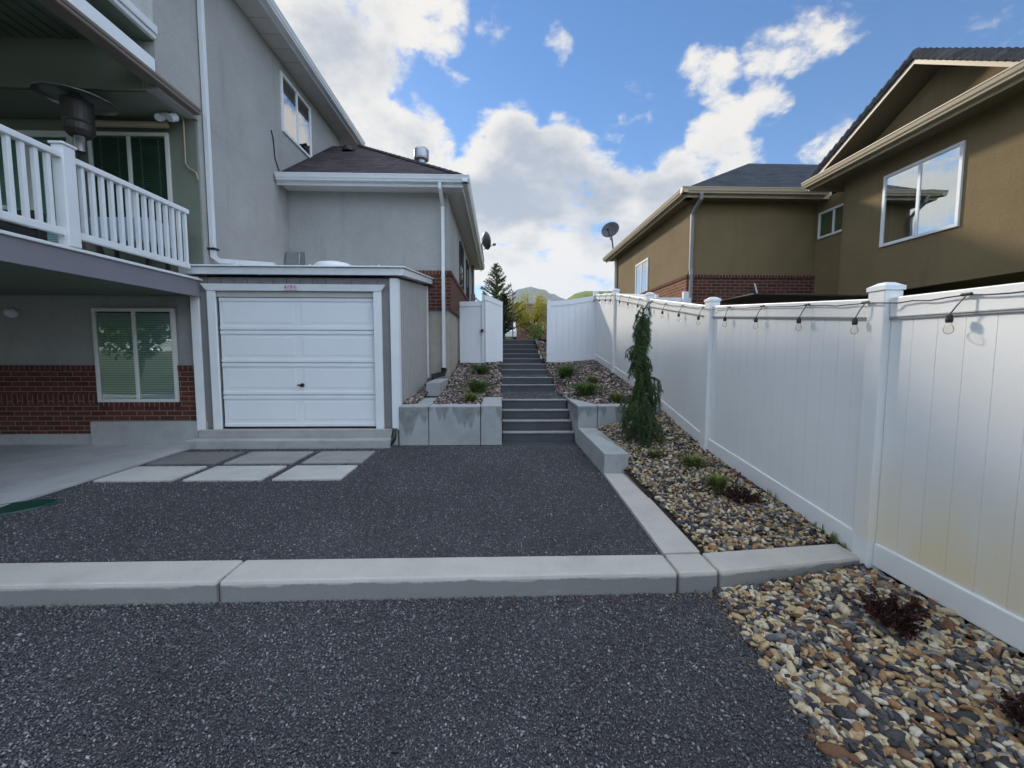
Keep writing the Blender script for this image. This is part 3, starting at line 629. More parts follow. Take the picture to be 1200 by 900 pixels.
roofslope(rf, 'shing_y', [(XW+.01, YE, ZE), (XE, YE, ZE), (XE-d, YE+d, zr), (XW+.01, YE+d, zr)])
roofslope(rf, 'shing_x', [(XE, YE, ZE), (XE, 18.5, ZE), (XE-d, 15.4, zr), (XE-d, YE+d, zr)])
roofslope(rf, 'shing_y', [(XE, 18.5, ZE), (-8, 18.5, ZE), (-8, 15.4, zr), (XE-d, 15.4, zr)])
roofslope(rf, 'shing_y', [(XW-3, YE+d+.6, zr-.02), (XE-d, YE+d, zr-.02), (XE-d, 15.4, zr-.02), (XW-3, 15.4, zr-.02)])
# ridge shingles along the hip
bm = bmesh.new()
for k in range(22):
    a = Vector((XE, YE, ZE+.03)).lerp(Vector((XE-d, YE+d, zr+.03)), k/22); b = Vector((XE, YE, ZE+.045)).lerp(Vector((XE-d, YE+d, zr+.045)), (k+1.1)/22)
    tube(bm, [a, b], .05, 6)
obj('hip_tiles', bm, 'shing_x', rf)
bs = [(x, x+.395, YE+.03, 9.6, 4.985, 5.0) for x in np.arange(XW+.02, XE-.4, .4)]+[(XS, XE-.03, y, y+.395, 4.985, 5.0) for y in np.arange(9.6, 18.1, .4)]
obj('soffit', boxes(*bs, (XW+.01, XE-.025, YE+.025, 18.4, 5.002, 5.04)), 'soffit', GW)
obj('fascia_board', boxes((XW+.01, XE, YE, YE+.025, 4.93, 5.115), (XE-.025, XE, YE+.026, 18.5, 4.93, 5.115)), 'alum', GW)
gutter(GW, 'x', YE, XW+.05, XE+.14, 5.0, -1, 'alum'); gutter(GW, 'y', XE, YE-.13, 18.5, 5.0, 1, 'alum')
bm = bmesh.new(); strap(bm, [(XS-.10, YE-.06, 5.0), (XS-.10, YE-.05, 4.9), (XS-.10, 9.49, 4.66), (XS-.10, 9.49, 3.36), (XS-.10, 9.465, 3.24), (XS-.10, 9.465, 1.12)]); ds = obj('downspout', bm, 'alum', GW)
bm = bmesh.new(); strap(bm, [(XS-.10, 9.46, 1.12), (XS-.12, 9.42, 1.0), (XS-.35, 9.3, .95)], .06); obj('drain_boot', bm, 'black', ds)
for y0, y1 in ((12.2, 13.3), (14.6, 15.7)): window(GW, 'x', XS+.006, y0, y1, 3.32, 4.62, 1, glass='glassdk', fr='dark', blinds=None)
bm = bmesh.new(); box(bm, XS, XS+.16, 17.1, 17.5, 3.0, 3.8); tube(bm, [(XS+.08, 17.3, 3.8), (XS+.08, 17.3, 4.95)], .05, 8); obj('electric_meter', bm, 'brown', GW)
# roof vents
bm = bmesh.new(); lathe(bm, (-1.98, 11.2, 6.08), [(.11, 0), (.11, .28), (.18, .29), (.19, .33), (.19, .52), (.16, .56), (0, .57)], 20); obj('roof_vent', bm, 'galv', GW, smooth=False)
bm = bmesh.new(); lathe(bm, (-3.95, 11.6, 6.72), [(.17, 0), (.17, .06), (.13, .12), (0, .13)], 16); obj('roof_vent', bm, 'black', GW)
# dryer hood on the wing wall
hexa(bm := bmesh.new(), [(-4.62+.04, 9.30, 3.34), (-4.28, 9.30, 3.34), (-4.28, 9.598, 3.34), (-4.58, 9.598, 3.34)], [(-4.58, 9.36, 3.62), (-4.28, 9.36, 3.62), (-4.28, 9.598, 3.68), (-4.58, 9.598, 3.68)])
obj('exhaust_hood', bm, 'galv', GW, bevel=.008)
def dish(loc, axis, arm_to, label, r=.42):
    t = thing('satellite_dish', label, 'satellite dish', arm_to)
    bm = bmesh.new(); lathe(bm, loc, [(0.001, 0), (r*.4, .02), (r*.75, .07), (r, .13), (r*1.02, .13), (r*.76, .05), (r*.4, 0), (0.001, -.02)], 28, axis); obj('reflector', bm, 'dish', t, smooth=True)
    c = Vector(loc); a = Vector(axis).normalized()
    bm = bmesh.new(); tube(bm, [c-a*.02, c-a*.1+Vector((0, 0, -.12)), Vector(arm_to)], .028, 8); obj('mast', bm, 'dish', t)
    bm = bmesh.new(); low = c+Vector((0, 0, -r*.95)); tip = c+a*.5+Vector((0, 0, -r*.55)); tube(bm, [low, tip], .018, 6); lathe(bm, tip, [(0, -.06), (.05, -.05), (.05, .05), (0, .06)], 10, a); obj('feed_arm', bm, 'dish', t)
dish((-.62, 17.4, 5.95), (.9, .5, .25), (-.62, 17.5, 5.15), 'dark satellite dish seen edge-on above the eave of the grey wing', .35)

# ------------------------------------------------------------------ garage
G = thing('garage', 'small attached garage with white sectional door and grey siding', 'garage', (-3.1, 6.75, 0))
GX0, GX1, GY = -4.70, -1.60, 6.75
DX0, DX1, DZ0, DZ1 = -4.38, -1.97, .285, 2.40
g0, g1 = .26, 2.64
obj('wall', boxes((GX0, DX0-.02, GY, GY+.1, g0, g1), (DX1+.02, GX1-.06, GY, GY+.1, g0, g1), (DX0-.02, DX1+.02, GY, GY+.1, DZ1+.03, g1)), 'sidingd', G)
bs = []
for x in np.arange(GX0, GX1-.1, .2):
    if x < DX0-.2 or x > DX1: bs.append((x+.01, min(x+.19, GX1-.07), GY-.012, GY-.001, g0+.02, g1-.02))
    else: bs.append((x+.01, min(x+.19, GX1-.07), GY-.012, GY-.001, DZ1+.10, g1-.02))
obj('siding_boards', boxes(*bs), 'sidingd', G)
bm = bmesh.new(); zt = lambda y: 2.64+.11*(y-GY)
hexa(bm, [(GX1-.08, GY+.1, -.1), (GX1-.012, GY+.1, -.1), (GX1-.012, 9.54, .5), (GX1-.08, 9.54, .5)], [(GX1-.08, GY+.1, zt(GY)), (GX1-.012, GY+.1, zt(GY)), (GX1-.012, 9.54, zt(9.54)), (GX1-.08, 9.54, zt(9.54))]); obj('wall', bm, 'siding', G)
bm = bmesh.new()
for y in np.arange(GY+.11, 9.45, .145):
    b = .3+.1*(y-GY); y1 = y+.13
    hexa(bm, [(GX1-.011, y, b), (GX1, y, b), (GX1, y1, b), (GX1-.011, y1, b)], [(GX1-.011, y, zt(y)), (GX1, y, zt(y)), (GX1, y1, zt(y1)), (GX1-.011, y1, zt(y1))])
obj('siding_boards', bm, 'siding', G)
# corner boards, door trim
obj('corner_board', boxes((GX0-.07, GX0+.06, GY-.04, GY-.014, .24, g1-.002)), 'white', G, bevel=.004)
obj('corner_board', boxes((GX1-.11, GX1+.02, GY-.04, GY-.014, .24, g1-.002), (GX1+.0, GX1+.022, GY-.013, GY+.10, .24, g1-.002)), 'white', G, bevel=.004)
obj('corner_board', boxes((GX1+.001, GX1+.02, 9.44, 9.545, .8, zt(9.5))), 'white', G)
for xa, xb in ((DX0-.13, DX0-.005), (DX1+.005, DX1+.13)): obj('door_trim', boxes((xa, xb, GY-.05, GY-.013, .26, DZ1+.03)), 'white', G, bevel=.004)
hexa(bm := bmesh.new(), [(DX0-.13, GY-.06, DZ1+.03), (DX1+.13, GY-.06, DZ1+.03), (DX1+.13, GY-.013, DZ1+.03), (DX0-.13, GY-.013, DZ1+.03)], [(DX0-.2, GY-.08, DZ1+.13), (DX1+.2, GY-.08, DZ1+.13), (DX1+.2, GY-.013, DZ1+.13), (DX0-.2, GY-.013, DZ1+.13)])
obj('door_header', bm, 'white', G)
obj('door_jamb', boxes((DX0-.018, DX1+.018, GY+.0, GY+.06, DZ1-.06, DZ1+.028)), 'soffit', G)
door = obj('garage_door', boxes((DX0, DX1, GY+.05, GY+.08, DZ0, DZ1-.062)), 'doorw', G)
nS = 4; hS = (DZ1-.062-DZ0)/nS
for k in range(nS):
    z0 = DZ0+k*hS; bm = bmesh.new()
    box(bm, DX0+.004, DX1-.004, GY+.03, GY+.05, z0+.004, z0+hS-.004)
    box(bm, DX0+.004, DX1-.004, GY+.018, GY+.03, z0+.010, z0+.060)
    box(bm, DX0+.004, DX1-.004, GY+.018, GY+.03, z0+hS-.060, z0+hS-.010)
    for i in range(2):
        w = (DX1-DX0)/2; x0 = DX0+i*w+.05; x1 = DX0+(i+1)*w-.05
        hexa(bm, [(x0, GY+.03, z0+.10), (x1, GY+.03, z0+.10), (x1, GY+.03, z0+hS-.09), (x0, GY+.03, z0+hS-.09)][::-1], [(x0+.03, GY+.0265, z0+.13), (x1-.03, GY+.0265, z0+.13), (x1-.03, GY+.0265, z0+hS-.12), (x0+.03, GY+.0265, z0+hS-.12)][::-1])
    obj('door_panel', bm, 'doorw', door, bevel=.003)
bm = bmesh.new(); lathe(bm, (-3.13, GY+.02, .96), [(0, 0), (.03, 0), (.03, .02), (0, .035)], 14, (0, -1, 0)); box(bm, -3.20, -3.10, GY-.02, GY-.005, .95, .972); obj('door_handle', bm, 'black', door)
obj('bottom_seal', boxes((DX0, DX1, GY+.02, GY+.08, DZ0-.02, DZ0+.003)), 'black', door)
bm = bmesh.new(); x0, x1, y0, y1 = GX0-.16, GX1+.12, GY-.12, 9.55
hexa(bm, [(x0, y0, zt(y0)+.04), (x1, y0, zt(y0)+.04), (x1, y1, zt(y1)+.04), (x0, y1, zt(y1)+.04)], [(x0, y0, zt(y0)+.15), (x1, y0, zt(y0)+.15), (x1, y1, zt(y1)+.15), (x0, y1, zt(y1)+.15)])
rf = obj('roof', bm, 'alum', G, bevel=.006)
bm = bmesh.new(); hexa(bm, [(x0-.03, y0-.035, zt(y0)+.152), (x1+.03, y0-.035, zt(y0)+.152), (x1+.03, y1, zt(y1)+.152), (x0-.03, y1, zt(y1)+.152)], [(x0-.03, y0-.035, zt(y0)+.175), (x1+.03, y0-.035, zt(y0)+.175), (x1+.03, y1, zt(y1)+.175), (x0-.03, y1, zt(y1)+.175)])
obj('roof_cap', bm, 'white', rf, bevel=.006)
bm = bmesh.new()
for x in (-4.0, -2.9, -2.3, -1.85): lathe(bm, (x, GY-.1, 2.80), [(0, .03), (.018, .025), (.022, 0)], 8)
obj('roof_screw', bm, 'alum', rf)
bm = bmesh.new(); lathe(bm, (-2.9, 7.6, 2.92), [(.33, 0), (.33, .05), (.28, .10), (.15, .13), (0.001, .14)], 24)
tag(obj('plastic_tub_lid', bm, 'white', smooth=True), 'round white lid lying on the garage roof', 'lid')
obj('threshold', boxes((GX0-.02, GX1-.02, 6.66, 6.85, 0, .258)), 'sill', G, bevel=.008)
obj('door_step', boxes((-4.80, -1.70, 6.47, 6.658, -.05, .13)), 'conc', G, bevel=.01)
# house number plaque on the door header
pl = obj('number_plaque', boxes((-3.30, -3.12, GY-.088, GY-.081, DZ1+.035, DZ1+.125)), 'plaque', G, bevel=.003)
cu = bpy.data.curves.new('digits', 'FONT'); cu.body = '419½'; cu.size = .085; cu.align_x = 'CENTER'; cu.extrude = .001
to = bpy.data.objects.new('digits', cu); COL.objects.link(to)
dg = bpy.context.evaluated_depsgraph_get(); me = bpy.data.meshes.new_from_object(to.evaluated_get(dg)); bpy.data.objects.remove(to)
me.transform(Matrix.Translation((-3.21, GY-.090, DZ1+.05)) @ Matrix.Rotation(R(90), 4, 'X')); me.transform(Matrix.Translation(-G.location)); me.materials.clear(); me.materials.append(M['ink'])
dgo = bpy.data.objects.new('house_number', me); COL.objects.link(dgo); dgo.parent = pl
# corner downspout base, black drain
bm = bmesh.new(); tube(bm, [(-1.66, 6.69, .27), (-1.68, 6.66, .12), (-1.74, 6.56, .02)], .045, 10); tag(obj('drain_hose', bm, 'black', smooth=True), 'black corrugated drain hose at the garage corner beside the retaining wall', 'hose')

# ------------------------------------------------------------------ balcony furniture
ht = thing('patio_heater', 'tall steel patio heater with round reflector standing on the balcony', 'patio heater', (-5.58, 6.0, 2.61))
bm = bmesh.new(); tube(bm, [(-5.58, 6.0, 2.62), (-5.58, 6.0, 4.33)], .035, 16); obj('pole', bm, 'steel', ht, smooth=True)
bm = bmesh.new(); lathe(bm, (-5.58, 6.0, 4.14), [(.06, 0), (.06, .22), (.08, .23)], 20); obj('collar', bm, 'steel', ht, smooth=True)
bm = bmesh.new(); lathe(bm, (-5.58, 6.0, 4.36), [(0, -.02), (.11, -.02), (.16, .04), (.165, .12), (.15, .14), (.16, .16), (.165, .42), (.12, .45), (0, .46)], 24); obj('burner', bm, 'bronze', ht)
bm = bmesh.new(); lathe(bm, (-5.58, 6.0, 4.80), [(.41, 0), (.415, .01), (.33, .05), (.18, .09), (.001, .11), (.001, .105), (.18, .08), (.33, .04)], 36, (0.04, -.05, 1)); obj('reflector', bm, 'steel', ht, smooth=True)
bm = bmesh.new(); lathe(bm, (-5.58, 6.0, 2.61), [(.001, .45), (.12, .44), (.2, .05), (.22, 0), (0, 0)], 20); obj('base', bm, 'bronze', ht)
tb = thing('covered_table', 'low balcony table under a pale blue cover by the window', 'table', (-5.35, 6.3, 2.61))
obj('cover', boxes((-5.75, -4.88, 6.15, 6.6, 3.02, 3.36)), 'bluecloth', tb, bevel=.04)
for sx in (-5.68, -4.95):
    for sy in (6.2, 6.55): obj('leg', boxes((sx-.02, sx+.02, sy-.02, sy+.02, 2.612, 3.03)), 'wicker', tb)
sf = thing('wicker_sofa', 'dark wicker sofa with pale cushions on the balcony behind the railing', 'sofa', (-5.9, 4.6, 2.61))
obj('seat', boxes((-6.5, -5.6, 3.6, 5.4, 2.70, 2.95)), 'wicker', sf, bevel=.02); obj('backrest', boxes((-6.62, -6.5, 3.6, 5.4, 2.70, 3.4)), 'wicker', sf, bevel=.02)
obj('armrest', boxes((-6.5, -5.6, 5.4, 5.52, 2.65, 3.2)), 'wicker', sf, bevel=.02); obj('armrest', boxes((-6.5, -5.6, 3.48, 3.6, 2.65, 3.2)), 'wicker', sf, bevel=.02)
obj('cushion', boxes((-6.45, -5.58, 3.62, 4.48, 2.955, 3.05), (-6.45, -5.58, 4.52, 5.38, 2.955, 3.05)), 'soffit', sf, bevel=.03)
tag(obj('folded_blanket', boxes((-5.45, -5.12, 3.5, 3.95, 2.612, 3.1)), 'purple', bevel=.03), 'purple folded blanket on the balcony behind the railing at the left edge', 'blanket')

# green oval lid at the left
bm = bmesh.new(); lathe(bm, (0, 0, 0), [(.47, 0), (.47, .022), (.45, .030), (.43, .022), (.3, .018), (.001, .020)], 32)
for v in bm.verts: v.co.y *= .62
for v in bm.verts: v.co.x *= .62; v.co.y *= .62
gl = obj('green_lid', bm, 'green', smooth=True); gl.location = (-4.60, 4.02, -.005); gl.rotation_euler[2] = R(35)
tag(gl, 'dark green oval plastic lid lying where patio meets gravel', 'mat')

# ------------------------------------------------------------------ white fence
F = thing('vinyl_fence', 'tall white vinyl board fence running along the right side', 'fence', (2.66, 5, 0))
PY = [-2.0, .42, 2.85, 5.22, 7.45, 9.62, 11.62]
for y in PY:
    b = fbase(y)-.1; t = ftop(y)+.075
    p = obj('post', boxes((2.595, 2.725, y-.065, y+.065, b, t)), 'vinyl', F, bevel=.006)
    bm = bmesh.new(); c = (2.66, y, t); hexa(bm, [(2.587, y-.073, t-.025), (2.733, y-.073, t-.025), (2.733, y+.073, t-.025), (2.587, y+.073, t-.025)], [(2.587, y-.073, t+.004), (2.733, y-.073, t+.004), (2.733, y+.073, t+.004), (2.587, y+.073, t+.004)])
    hexa(bm, [(2.59, y-.07, t+.0042), (2.73, y-.07, t+.0042), (2.73, y+.07, t+.0042), (2.59, y+.07, t+.0042)], [(2.63, y-.03, t+.03), (2.69, y-.03, t+.03), (2.69, y+.03, t+.03), (2.63, y+.03, t+.03)])
    obj('post_cap', bm, 'vinylp', p)
def slab_y(bm, x0, x1, ya, yb, za0, za1, zb0, zb1):
    hexa(bm, [(x0, ya, za0), (x1, ya, za0), (x1, yb, zb0), (x0, yb, zb0)], [(x0, ya, za1), (x1, ya, za1), (x1, yb, zb1), (x0, yb, zb1)])
for a, b in zip(PY, PY[1:]):
    ya, yb = a+.068, b-.068
    B = lambda y: fbase(y); T = lambda y: ftop(y)
    bm = bmesh.new(); n = 15; w = (yb-ya)/n
    for i in range(n):
        y0, y1 = ya+i*w, ya+(i+1)*w-.0035
        slab_y(bm, 2.648, 2.672, y0, y1, B(y0)+.10, T(y0)-.10, B(y1)+.10, T(y1)-.10)
    slab_y(bm, 2.6505, 2.664, ya, yb, B(ya)+.10, T(ya)-.10, B(yb)+.10, T(yb)-.10)
    obj('board_panel', bm, 'vinyl', F)
    bm = bmesh.new(); slab_y(bm, 2.6345, 2.66, ya, yb, T(ya)-.147, T(ya)-.1405, T(yb)-.147, T(yb)-.1405); obj('rail_shadow_strip', bm, 'galv', F)  # dark strip stands in for the shadow line under the top rail
    for nm, f0, f1 in (('top_rail', lambda y: T(y)-.135, lambda y: T(y)), ('bottom_rail', lambda y: B(y)-.02, lambda y: B(y)+.145)):
        bm = bmesh.new(); ym = (ya+yb)/2
        slab_y(bm, 2.632, 2.688, ya, ym, f0(ya), f1(ya), f0(ym), f1(ym)); slab_y(bm, 2.632, 2.688, ym+.0005, yb, f0(ym), f1(ym), f0(yb), f1(yb)) if False else None
        bm.free(); bm = bmesh.new(); slab_y(bm, 2.632, 2.688, ya, yb, f0(ya), f1(ya), f0(yb), f1(yb)); obj(nm, bm, 'vinyl', F, bevel=.008)
# string of lamps on the fence
S = thing('string_lights', 'black string of clear round bulbs clipped along the top of the white fence', 'string lights', (2.6, 5, 1.8))
ys = []; y = .46
while y < 11.5: ys.append(y); y += .613
cp_ = []
for y0, y1 in zip(ys, ys[1:]):
    for k in range(6):
        t = k/6; yy = y0+(y1-y0)*t
        near = min(abs(yy-p) for p in PY)
        cp_.append((2.612-(.04 if near < .12 else 0), yy, ftop(yy)-.03-.014*4*t*(1-t)*random.uniform(.4, 1.2)))
bm = bmesh.new(); tube(bm, cp_, .0045, 6); obj('cable', bm, 'cable', S)
for i, y in enumerate(ys):
    x = 2.612-(.035 if min(abs(y-p) for p in PY) < .1 else 0); z = ftop(y)-.035
    oy = .055+random.uniform(-.02, .02)
    bm = bmesh.new(); tube(bm, [(x, y-.025, z+.008), (x, y+.025, z+.008)], .010, 6); tube(bm, [(x-.004, y, z), (x-.018, y+oy*.4, z-.045), (x-.02, y+oy, z-.098)], .0035, 6)
    lathe(bm, (x-.02, y+oy, z-.15), [(0, .055), (.011, .052), (.016, .045), (.018, .02), (.016, .005), (0, .005)], 12); s = obj('lamp_socket', bm, 'black', S)
    bm = bmesh.new(); lathe(bm, (x-.02, y+oy, z-.15), [(.011, .004), (.014, -.008), (.022, -.025), (.024, -.038), (.019, -.052), (.009, -.06), (0.0005, -.062)], 14); obj('bulb', bm, 'bulbglass', s, smooth=True)

# gate wing fences across the path
g1_ = thing('gate_fence', 'white vinyl fence panel right of the steps with its top rising to the corner post', 'fence', (1.95, 11.55, 1.2))
def facing_panel(parent, x0, x1, y0, y1, zb, t0, t1, post0=True, post1=False):
    n = max(3, int(abs(x1-x0)/.15)); bm = bmesh.new()
    L0 = lambda k: x0+(x1-x0)*k; LY = lambda k: y0+(y1-y0)*k; T = lambda k: t0+(t1-t0)*(k**1.4)
    for i in range(n):
        a, b = i/n, (i+1)/n-.03/n
        hexa(bm, [(L0(a), LY(a), zb), (L0(b), LY(b), zb), (L0(b), LY(b)+.025, zb), (L0(a), LY(a)+.025, zb)], [(L0(a), LY(a), T(a)-.05), (L0(b), LY(b), T(b)-.05), (L0(b), LY(b)+.025, T(b)-.05), (L0(a), LY(a)+.025, T(a)-.05)])
        hexa(bm, [(L0(a), LY(a)+.01, zb), (L0((i+1)/n), LY((i+1)/n)+.01, zb), (L0((i+1)/n), LY((i+1)/n)+.02, zb), (L0(a), LY(a)+.02, zb)], [(L0(a), LY(a)+.01, T(a)-.05), (L0((i+1)/n), LY((i+1)/n)+.01, T((i+1)/n)-.05), (L0((i+1)/n), LY((i+1)/n)+.02, T((i+1)/n)-.05), (L0(a), LY(a)+.02, T(a)-.05)])
    obj('board_panel', bm, 'vinylp', parent)
    bm = bmesh.new()
    for i in range(n):
        a, b = i/n, (i+1)/n
        hexa(bm, [(L0(a), LY(a)-.015, T(a)-.13), (L0(b), LY(b)-.015, T(b)-.13), (L0(b), LY(b)+.04, T(b)-.13), (L0(a), LY(a)+.04, T(a)-.13)], [(L0(a), LY(a)-.015, T(a)), (L0(b), LY(b)-.015, T(b)), (L0(b), LY(b)+.04, T(b)), (L0(a), LY(a)+.04, T(a))])
    bmesh.ops.remove_doubles(bm, verts=bm.verts, dist=.0005); obj('top_rail', bm, 'vinylp', parent)
    bm = bmesh.new(); hexa(bm, [(x0, y0-.015, zb-.05), (x1, y1-.015, zb-.05), (x1, y1+.04, zb-.05), (x0, y0+.04, zb-.05)], [(x0, y0-.015, zb+.10), (x1, y1-.015, zb+.10), (x1, y1+.04, zb+.10), (x0, y0+.04, zb+.10)]); obj('bottom_rail', bm, 'vinylp', parent)
    if post0: obj('post', boxes((min(x0, x0+.1*np.sign(x0-x1)), max(x0, x0+.1*np.sign(x0-x1)), y0-.05, y0+.05, zb-.1, t0+.03)), 'vinylp', parent, bevel=.005)
facing_panel(g1_, 1.40, 2.59, 11.5, 11.55, 1.22, 2.86, 3.02)
g2_ = thing('gate_fence', 'short white vinyl fence panel between the grey wing and the open gate', 'fence', (-.7, 11.5, 1.2))
facing_panel(g2_, -1.07, -.46, 11.55, 11.5, 1.24, 2.84, 2.86, False)
obj('post', boxes((-.46, -.38, 11.44, 11.54, 1.1, 3.02)), 'vinylp', g2_, bevel=.005)
g3_ = thing('gate', 'open white vinyl gate leaf with a dark latch beside the steps', 'gate', (-.4, 11.5, 1.2))
facing_panel(g3_, -.37, .10, 11.40, 11.62, 1.26, 3.00, 2.84, False)
bm = bmesh.new(); box(bm, -.49, -.42, 11.40, 11.435, 2.02, 2.10); tube(bm, [(-.46, 11.39, 2.07), (-.52, 11.37, 2.03)], .014, 6); obj('latch', bm, 'black', g3_)
# neighbour's own short fence beyond
nf = thing('vinyl_fence', 'low white fence end with a post standing in the neighbour yard by the brick corner', 'fence', (4.0, 10, 1.2))
bm = bmesh.new(); slab_y(bm, 3.6, 3.62, 9.6, 14.5, 1.0, 2.72, 1.6, 3.42); obj('board_panel', bm, 'vinylp', nf)
bm = bmesh.new(); slab_y(bm, 3.58, 3.64, 9.6, 14.5, 2.72, 2.80, 3.42, 3.50); obj('top_rail', bm, 'vinylp', nf)
obj('board_panel', boxes((3.64, 4.40, 9.62, 9.64, 1.0, 2.74)), 'vinylp', nf); obj('post', boxes((4.18, 4.29, 9.5, 9.61, 1.0, 2.86)), 'vinylp', nf, bevel=.005)

# ------------------------------------------------------------------ tan house on the right
T_ = thing('tan_stucco_house', 'tan stucco house with dark gable roof and brick band behind the fence', 'house', (8, 9, 0))
RX, RY = 4.70, 10.5
obj('wall', boxes((RX, 7.90, RY, 17.0, 3.40, 5.22)), 'stucco_tan', T_)
obj('brick_base', boxes((RX-.04, 7.90, RY-.05, RY-.002, .3, 3.33)), 'brick_y', T_)
obj('brick_base', boxes((RX-.042, RX-.002, RY, 17.0, .3, 3.33)), brick('sunlit_side_brick', 'x', (.25, .10, .055), (.17, .065, .04), (.36, .28, .2)), T_)  # sunlight put into brighter, warmer brick colours on this side
obj('brick_course', boxes((RX-.06, 7.90, RY-.07, RY-.002, 3.332, 3.41)), 'brick_cap_y', T_); obj('brick_course', boxes((RX-.062, RX-.002, RY, 17.0, 3.332, 3.41)), 'brick_cap_x', T_)
obj('foundation', boxes((RX, 7.9, RY, 17.0, -.3, 3.39)), 'found', T_)
obj('wall', boxes((7.902, 13, 9.2, 17.0, 2.66, 5.22)), 'stucco_tan', T_); obj('wall', boxes((7.502, 13, 1.0, 9.198, 2.66, 5.22)), 'stucco_tan', T_)
obj('wall', boxes((9.6, 13, 1.0, 9.2, -.3, 2.655)), 'stucco_tan', T_); obj('wall', boxes((7.905, 9.7, 9.205, 17, -.3, 2.655)), 'stucco_tan', T_)
# wing eave
EX, EY, EZ = 4.42, 10.12, 5.34
obj('soffit', boxes((EX+.02, 8.0, EY+.02, RY, 5.20, 5.22), (EX+.02, RX, EY+.02, 17.5, 5.20, 5.22), (EX+.02, 8, EY+.02, 17.5, 5.222, 5.26)), 'sofft', T_)
obj('fascia_board', boxes((EX, 7.95, EY, EY+.02, 5.15, 5.34), (EX, EX+.02, EY+.021, 17.6, 5.15, 5.34)), 'cream', T_)
gutter(T_, 'x', EY, EX-.14, 7.80, 5.22, -1, 'cream'); gutter(T_, 'y', EX, EY-.13, 17.6, 5.22, -1, 'cream')
rt = obj('roof', boxes((EX+.01, 7.9, EY+.03, 17.5, 5.27, 5.33)), 'shing_dy', T_)
s_ = .60; dd = 3.55
roofslope(rt, 'shing_dy', [(EX, EY, EZ), (13, EY, EZ), (13, EY+dd, EZ+dd*s_), (EX+dd, EY+dd, EZ+dd*s_)])
roofslope(rt, 'shing_dx', [(EX, EY, EZ), (EX+dd, EY+dd, EZ+dd*s_), (EX+dd, 17.6-dd, EZ+dd*s_), (EX, 17.6, EZ)])
roofslope(rt, 'shing_dy', [(EX, 17.6, EZ), (EX+dd, 17.6-dd, EZ+dd*s_), (13, 17.6-dd, EZ+dd*s_), (13, 17.6, EZ)])
bm = bmesh.new(); strap(bm, [(RX+.06, EY-.07, 5.22), (RX+.06, EY-.06, 5.1), (RX+.03, RY-.07, 4.85), (RX+.03, RY-.07, 3.55), (RX+.03, RY-.11, 3.42), (RX+.03, RY-.11, .8)], .042); obj('downspout', bm, 'greyp', T_)
bm = bmesh.new(); strap(bm, [(RX-.06, 16.9, 5.2), (RX-.06, 16.9, 1.5)], .05); obj('downspout', bm, 'frame', T_)
window(T_, 'x', RX, 13.3, 14.5, 3.0, 4.45, -1, glass='glassup', fr='white', blinds='blind', fw=.06)
window(T_, 'x', 7.902, 9.42, 10.40, 4.27, 4.90, -1, glass='glassdk', fr='white', blinds=None, div=(.52,)) 
window(T_, 'x', 7.502, 6.80, 8.22, 3.55, 4.90, -1, glass='glassup', fr='white', blinds='blinddk', fw=.055)
obj('pole', (lambda b: (tube(b, [(6.55, RY-.12, 2.5), (6.35, RY-.09, 3.2)], .02, 8), b)[1])(bmesh.new()), 'white', T_)
# main eave and gable facing the fence
MX = 7.02; MZ = 5.20
obj('soffit', boxes((MX+.02, 7.9, 1.0, 9.62, 5.22, 5.24)), 'sofft', T_)
obj('fascia_board', boxes((MX, MX+.02, 1.0, 9.65, 5.14, 5.34), (MX+.02, 7.95, 9.62, 9.65, 5.14, 5.34)), 'cream', T_)
gutter(T_, 'y', MX, 1.0, 9.68, 5.20, -1, 'cream')
AY, AZ, YN, YF = 7.28, 6.47, 5.60, 9.25     # apex, near foot, far foot
obj('pent_roof', boxes((MX, 8, 1.0, 9.64, 5.342, 5.37)), 'shing_dx', T_)
bm = bmesh.new(); hexa(bm, [(7.5, YN+.1, 5.371), (7.6, YN+.1, 5.371), (7.6, YF-.1, 5.371), (7.5, YF-.1, 5.371)], [(7.5, AY-.01, AZ-.16), (7.6, AY-.01, AZ-.16), (7.6, AY+.01, AZ-.16), (7.5, AY+.01, AZ-.16)]); obj('gable_wall', bm, 'stucco_tan', T_)
for nm, yf, zf in (('near', YN-.02, 5.32), ('far', YF+.45, 5.28)):
    bm = bmesh.new(); hexa(bm, [(MX+.02, yf, zf-.10), (13, yf, zf-.10), (13, AY, AZ-.10), (MX+.02, AY, AZ-.10)], [(MX+.02, yf, zf-.03), (13, yf, zf-.03), (13, AY, AZ-.03), (MX+.02, AY, AZ-.03)]); obj('gable_soffit', bm, 'sofft', T_)
    bm = bmesh.new(); hexa(bm, [(MX-.01, yf, zf-.11), (MX+.018, yf, zf-.11), (MX+.018, AY, AZ-.11), (MX-.01, AY, AZ-.11)], [(MX-.01, yf, zf-.0), (MX+.018, yf, zf-.0), (MX+.018, AY, AZ-.0), (MX-.01, AY, AZ-.0)]); obj('rake_board', bm, 'cream', T_)
    bm = bmesh.new(); hexa(bm, [(MX-.03, yf, zf+.0), (13, yf, zf+.0), (13, AY, AZ+.0), (MX-.03, AY, AZ+.0)], [(MX-.03, yf, zf+.05), (13, yf, zf+.05), (13, AY, AZ+.05), (MX-.03, AY, AZ+.05)]); rs = obj('roof_slope', bm, 'shing_dx', T_)
    bm = bmesh.new(); n = 17
    for k in range(n):
        a = Vector((MX+.02, yf, zf+.03)).lerp(Vector((MX+.02, AY, AZ+.03)), k/n); b = Vector((MX+.02, yf, zf+.055)).lerp(Vector((MX+.02, AY, AZ+.055)), (k+1.15)/n); tube(bm, [a, b], [.075, .085], 8)
    obj('rake_tiles', bm, 'shing_dx', rs)
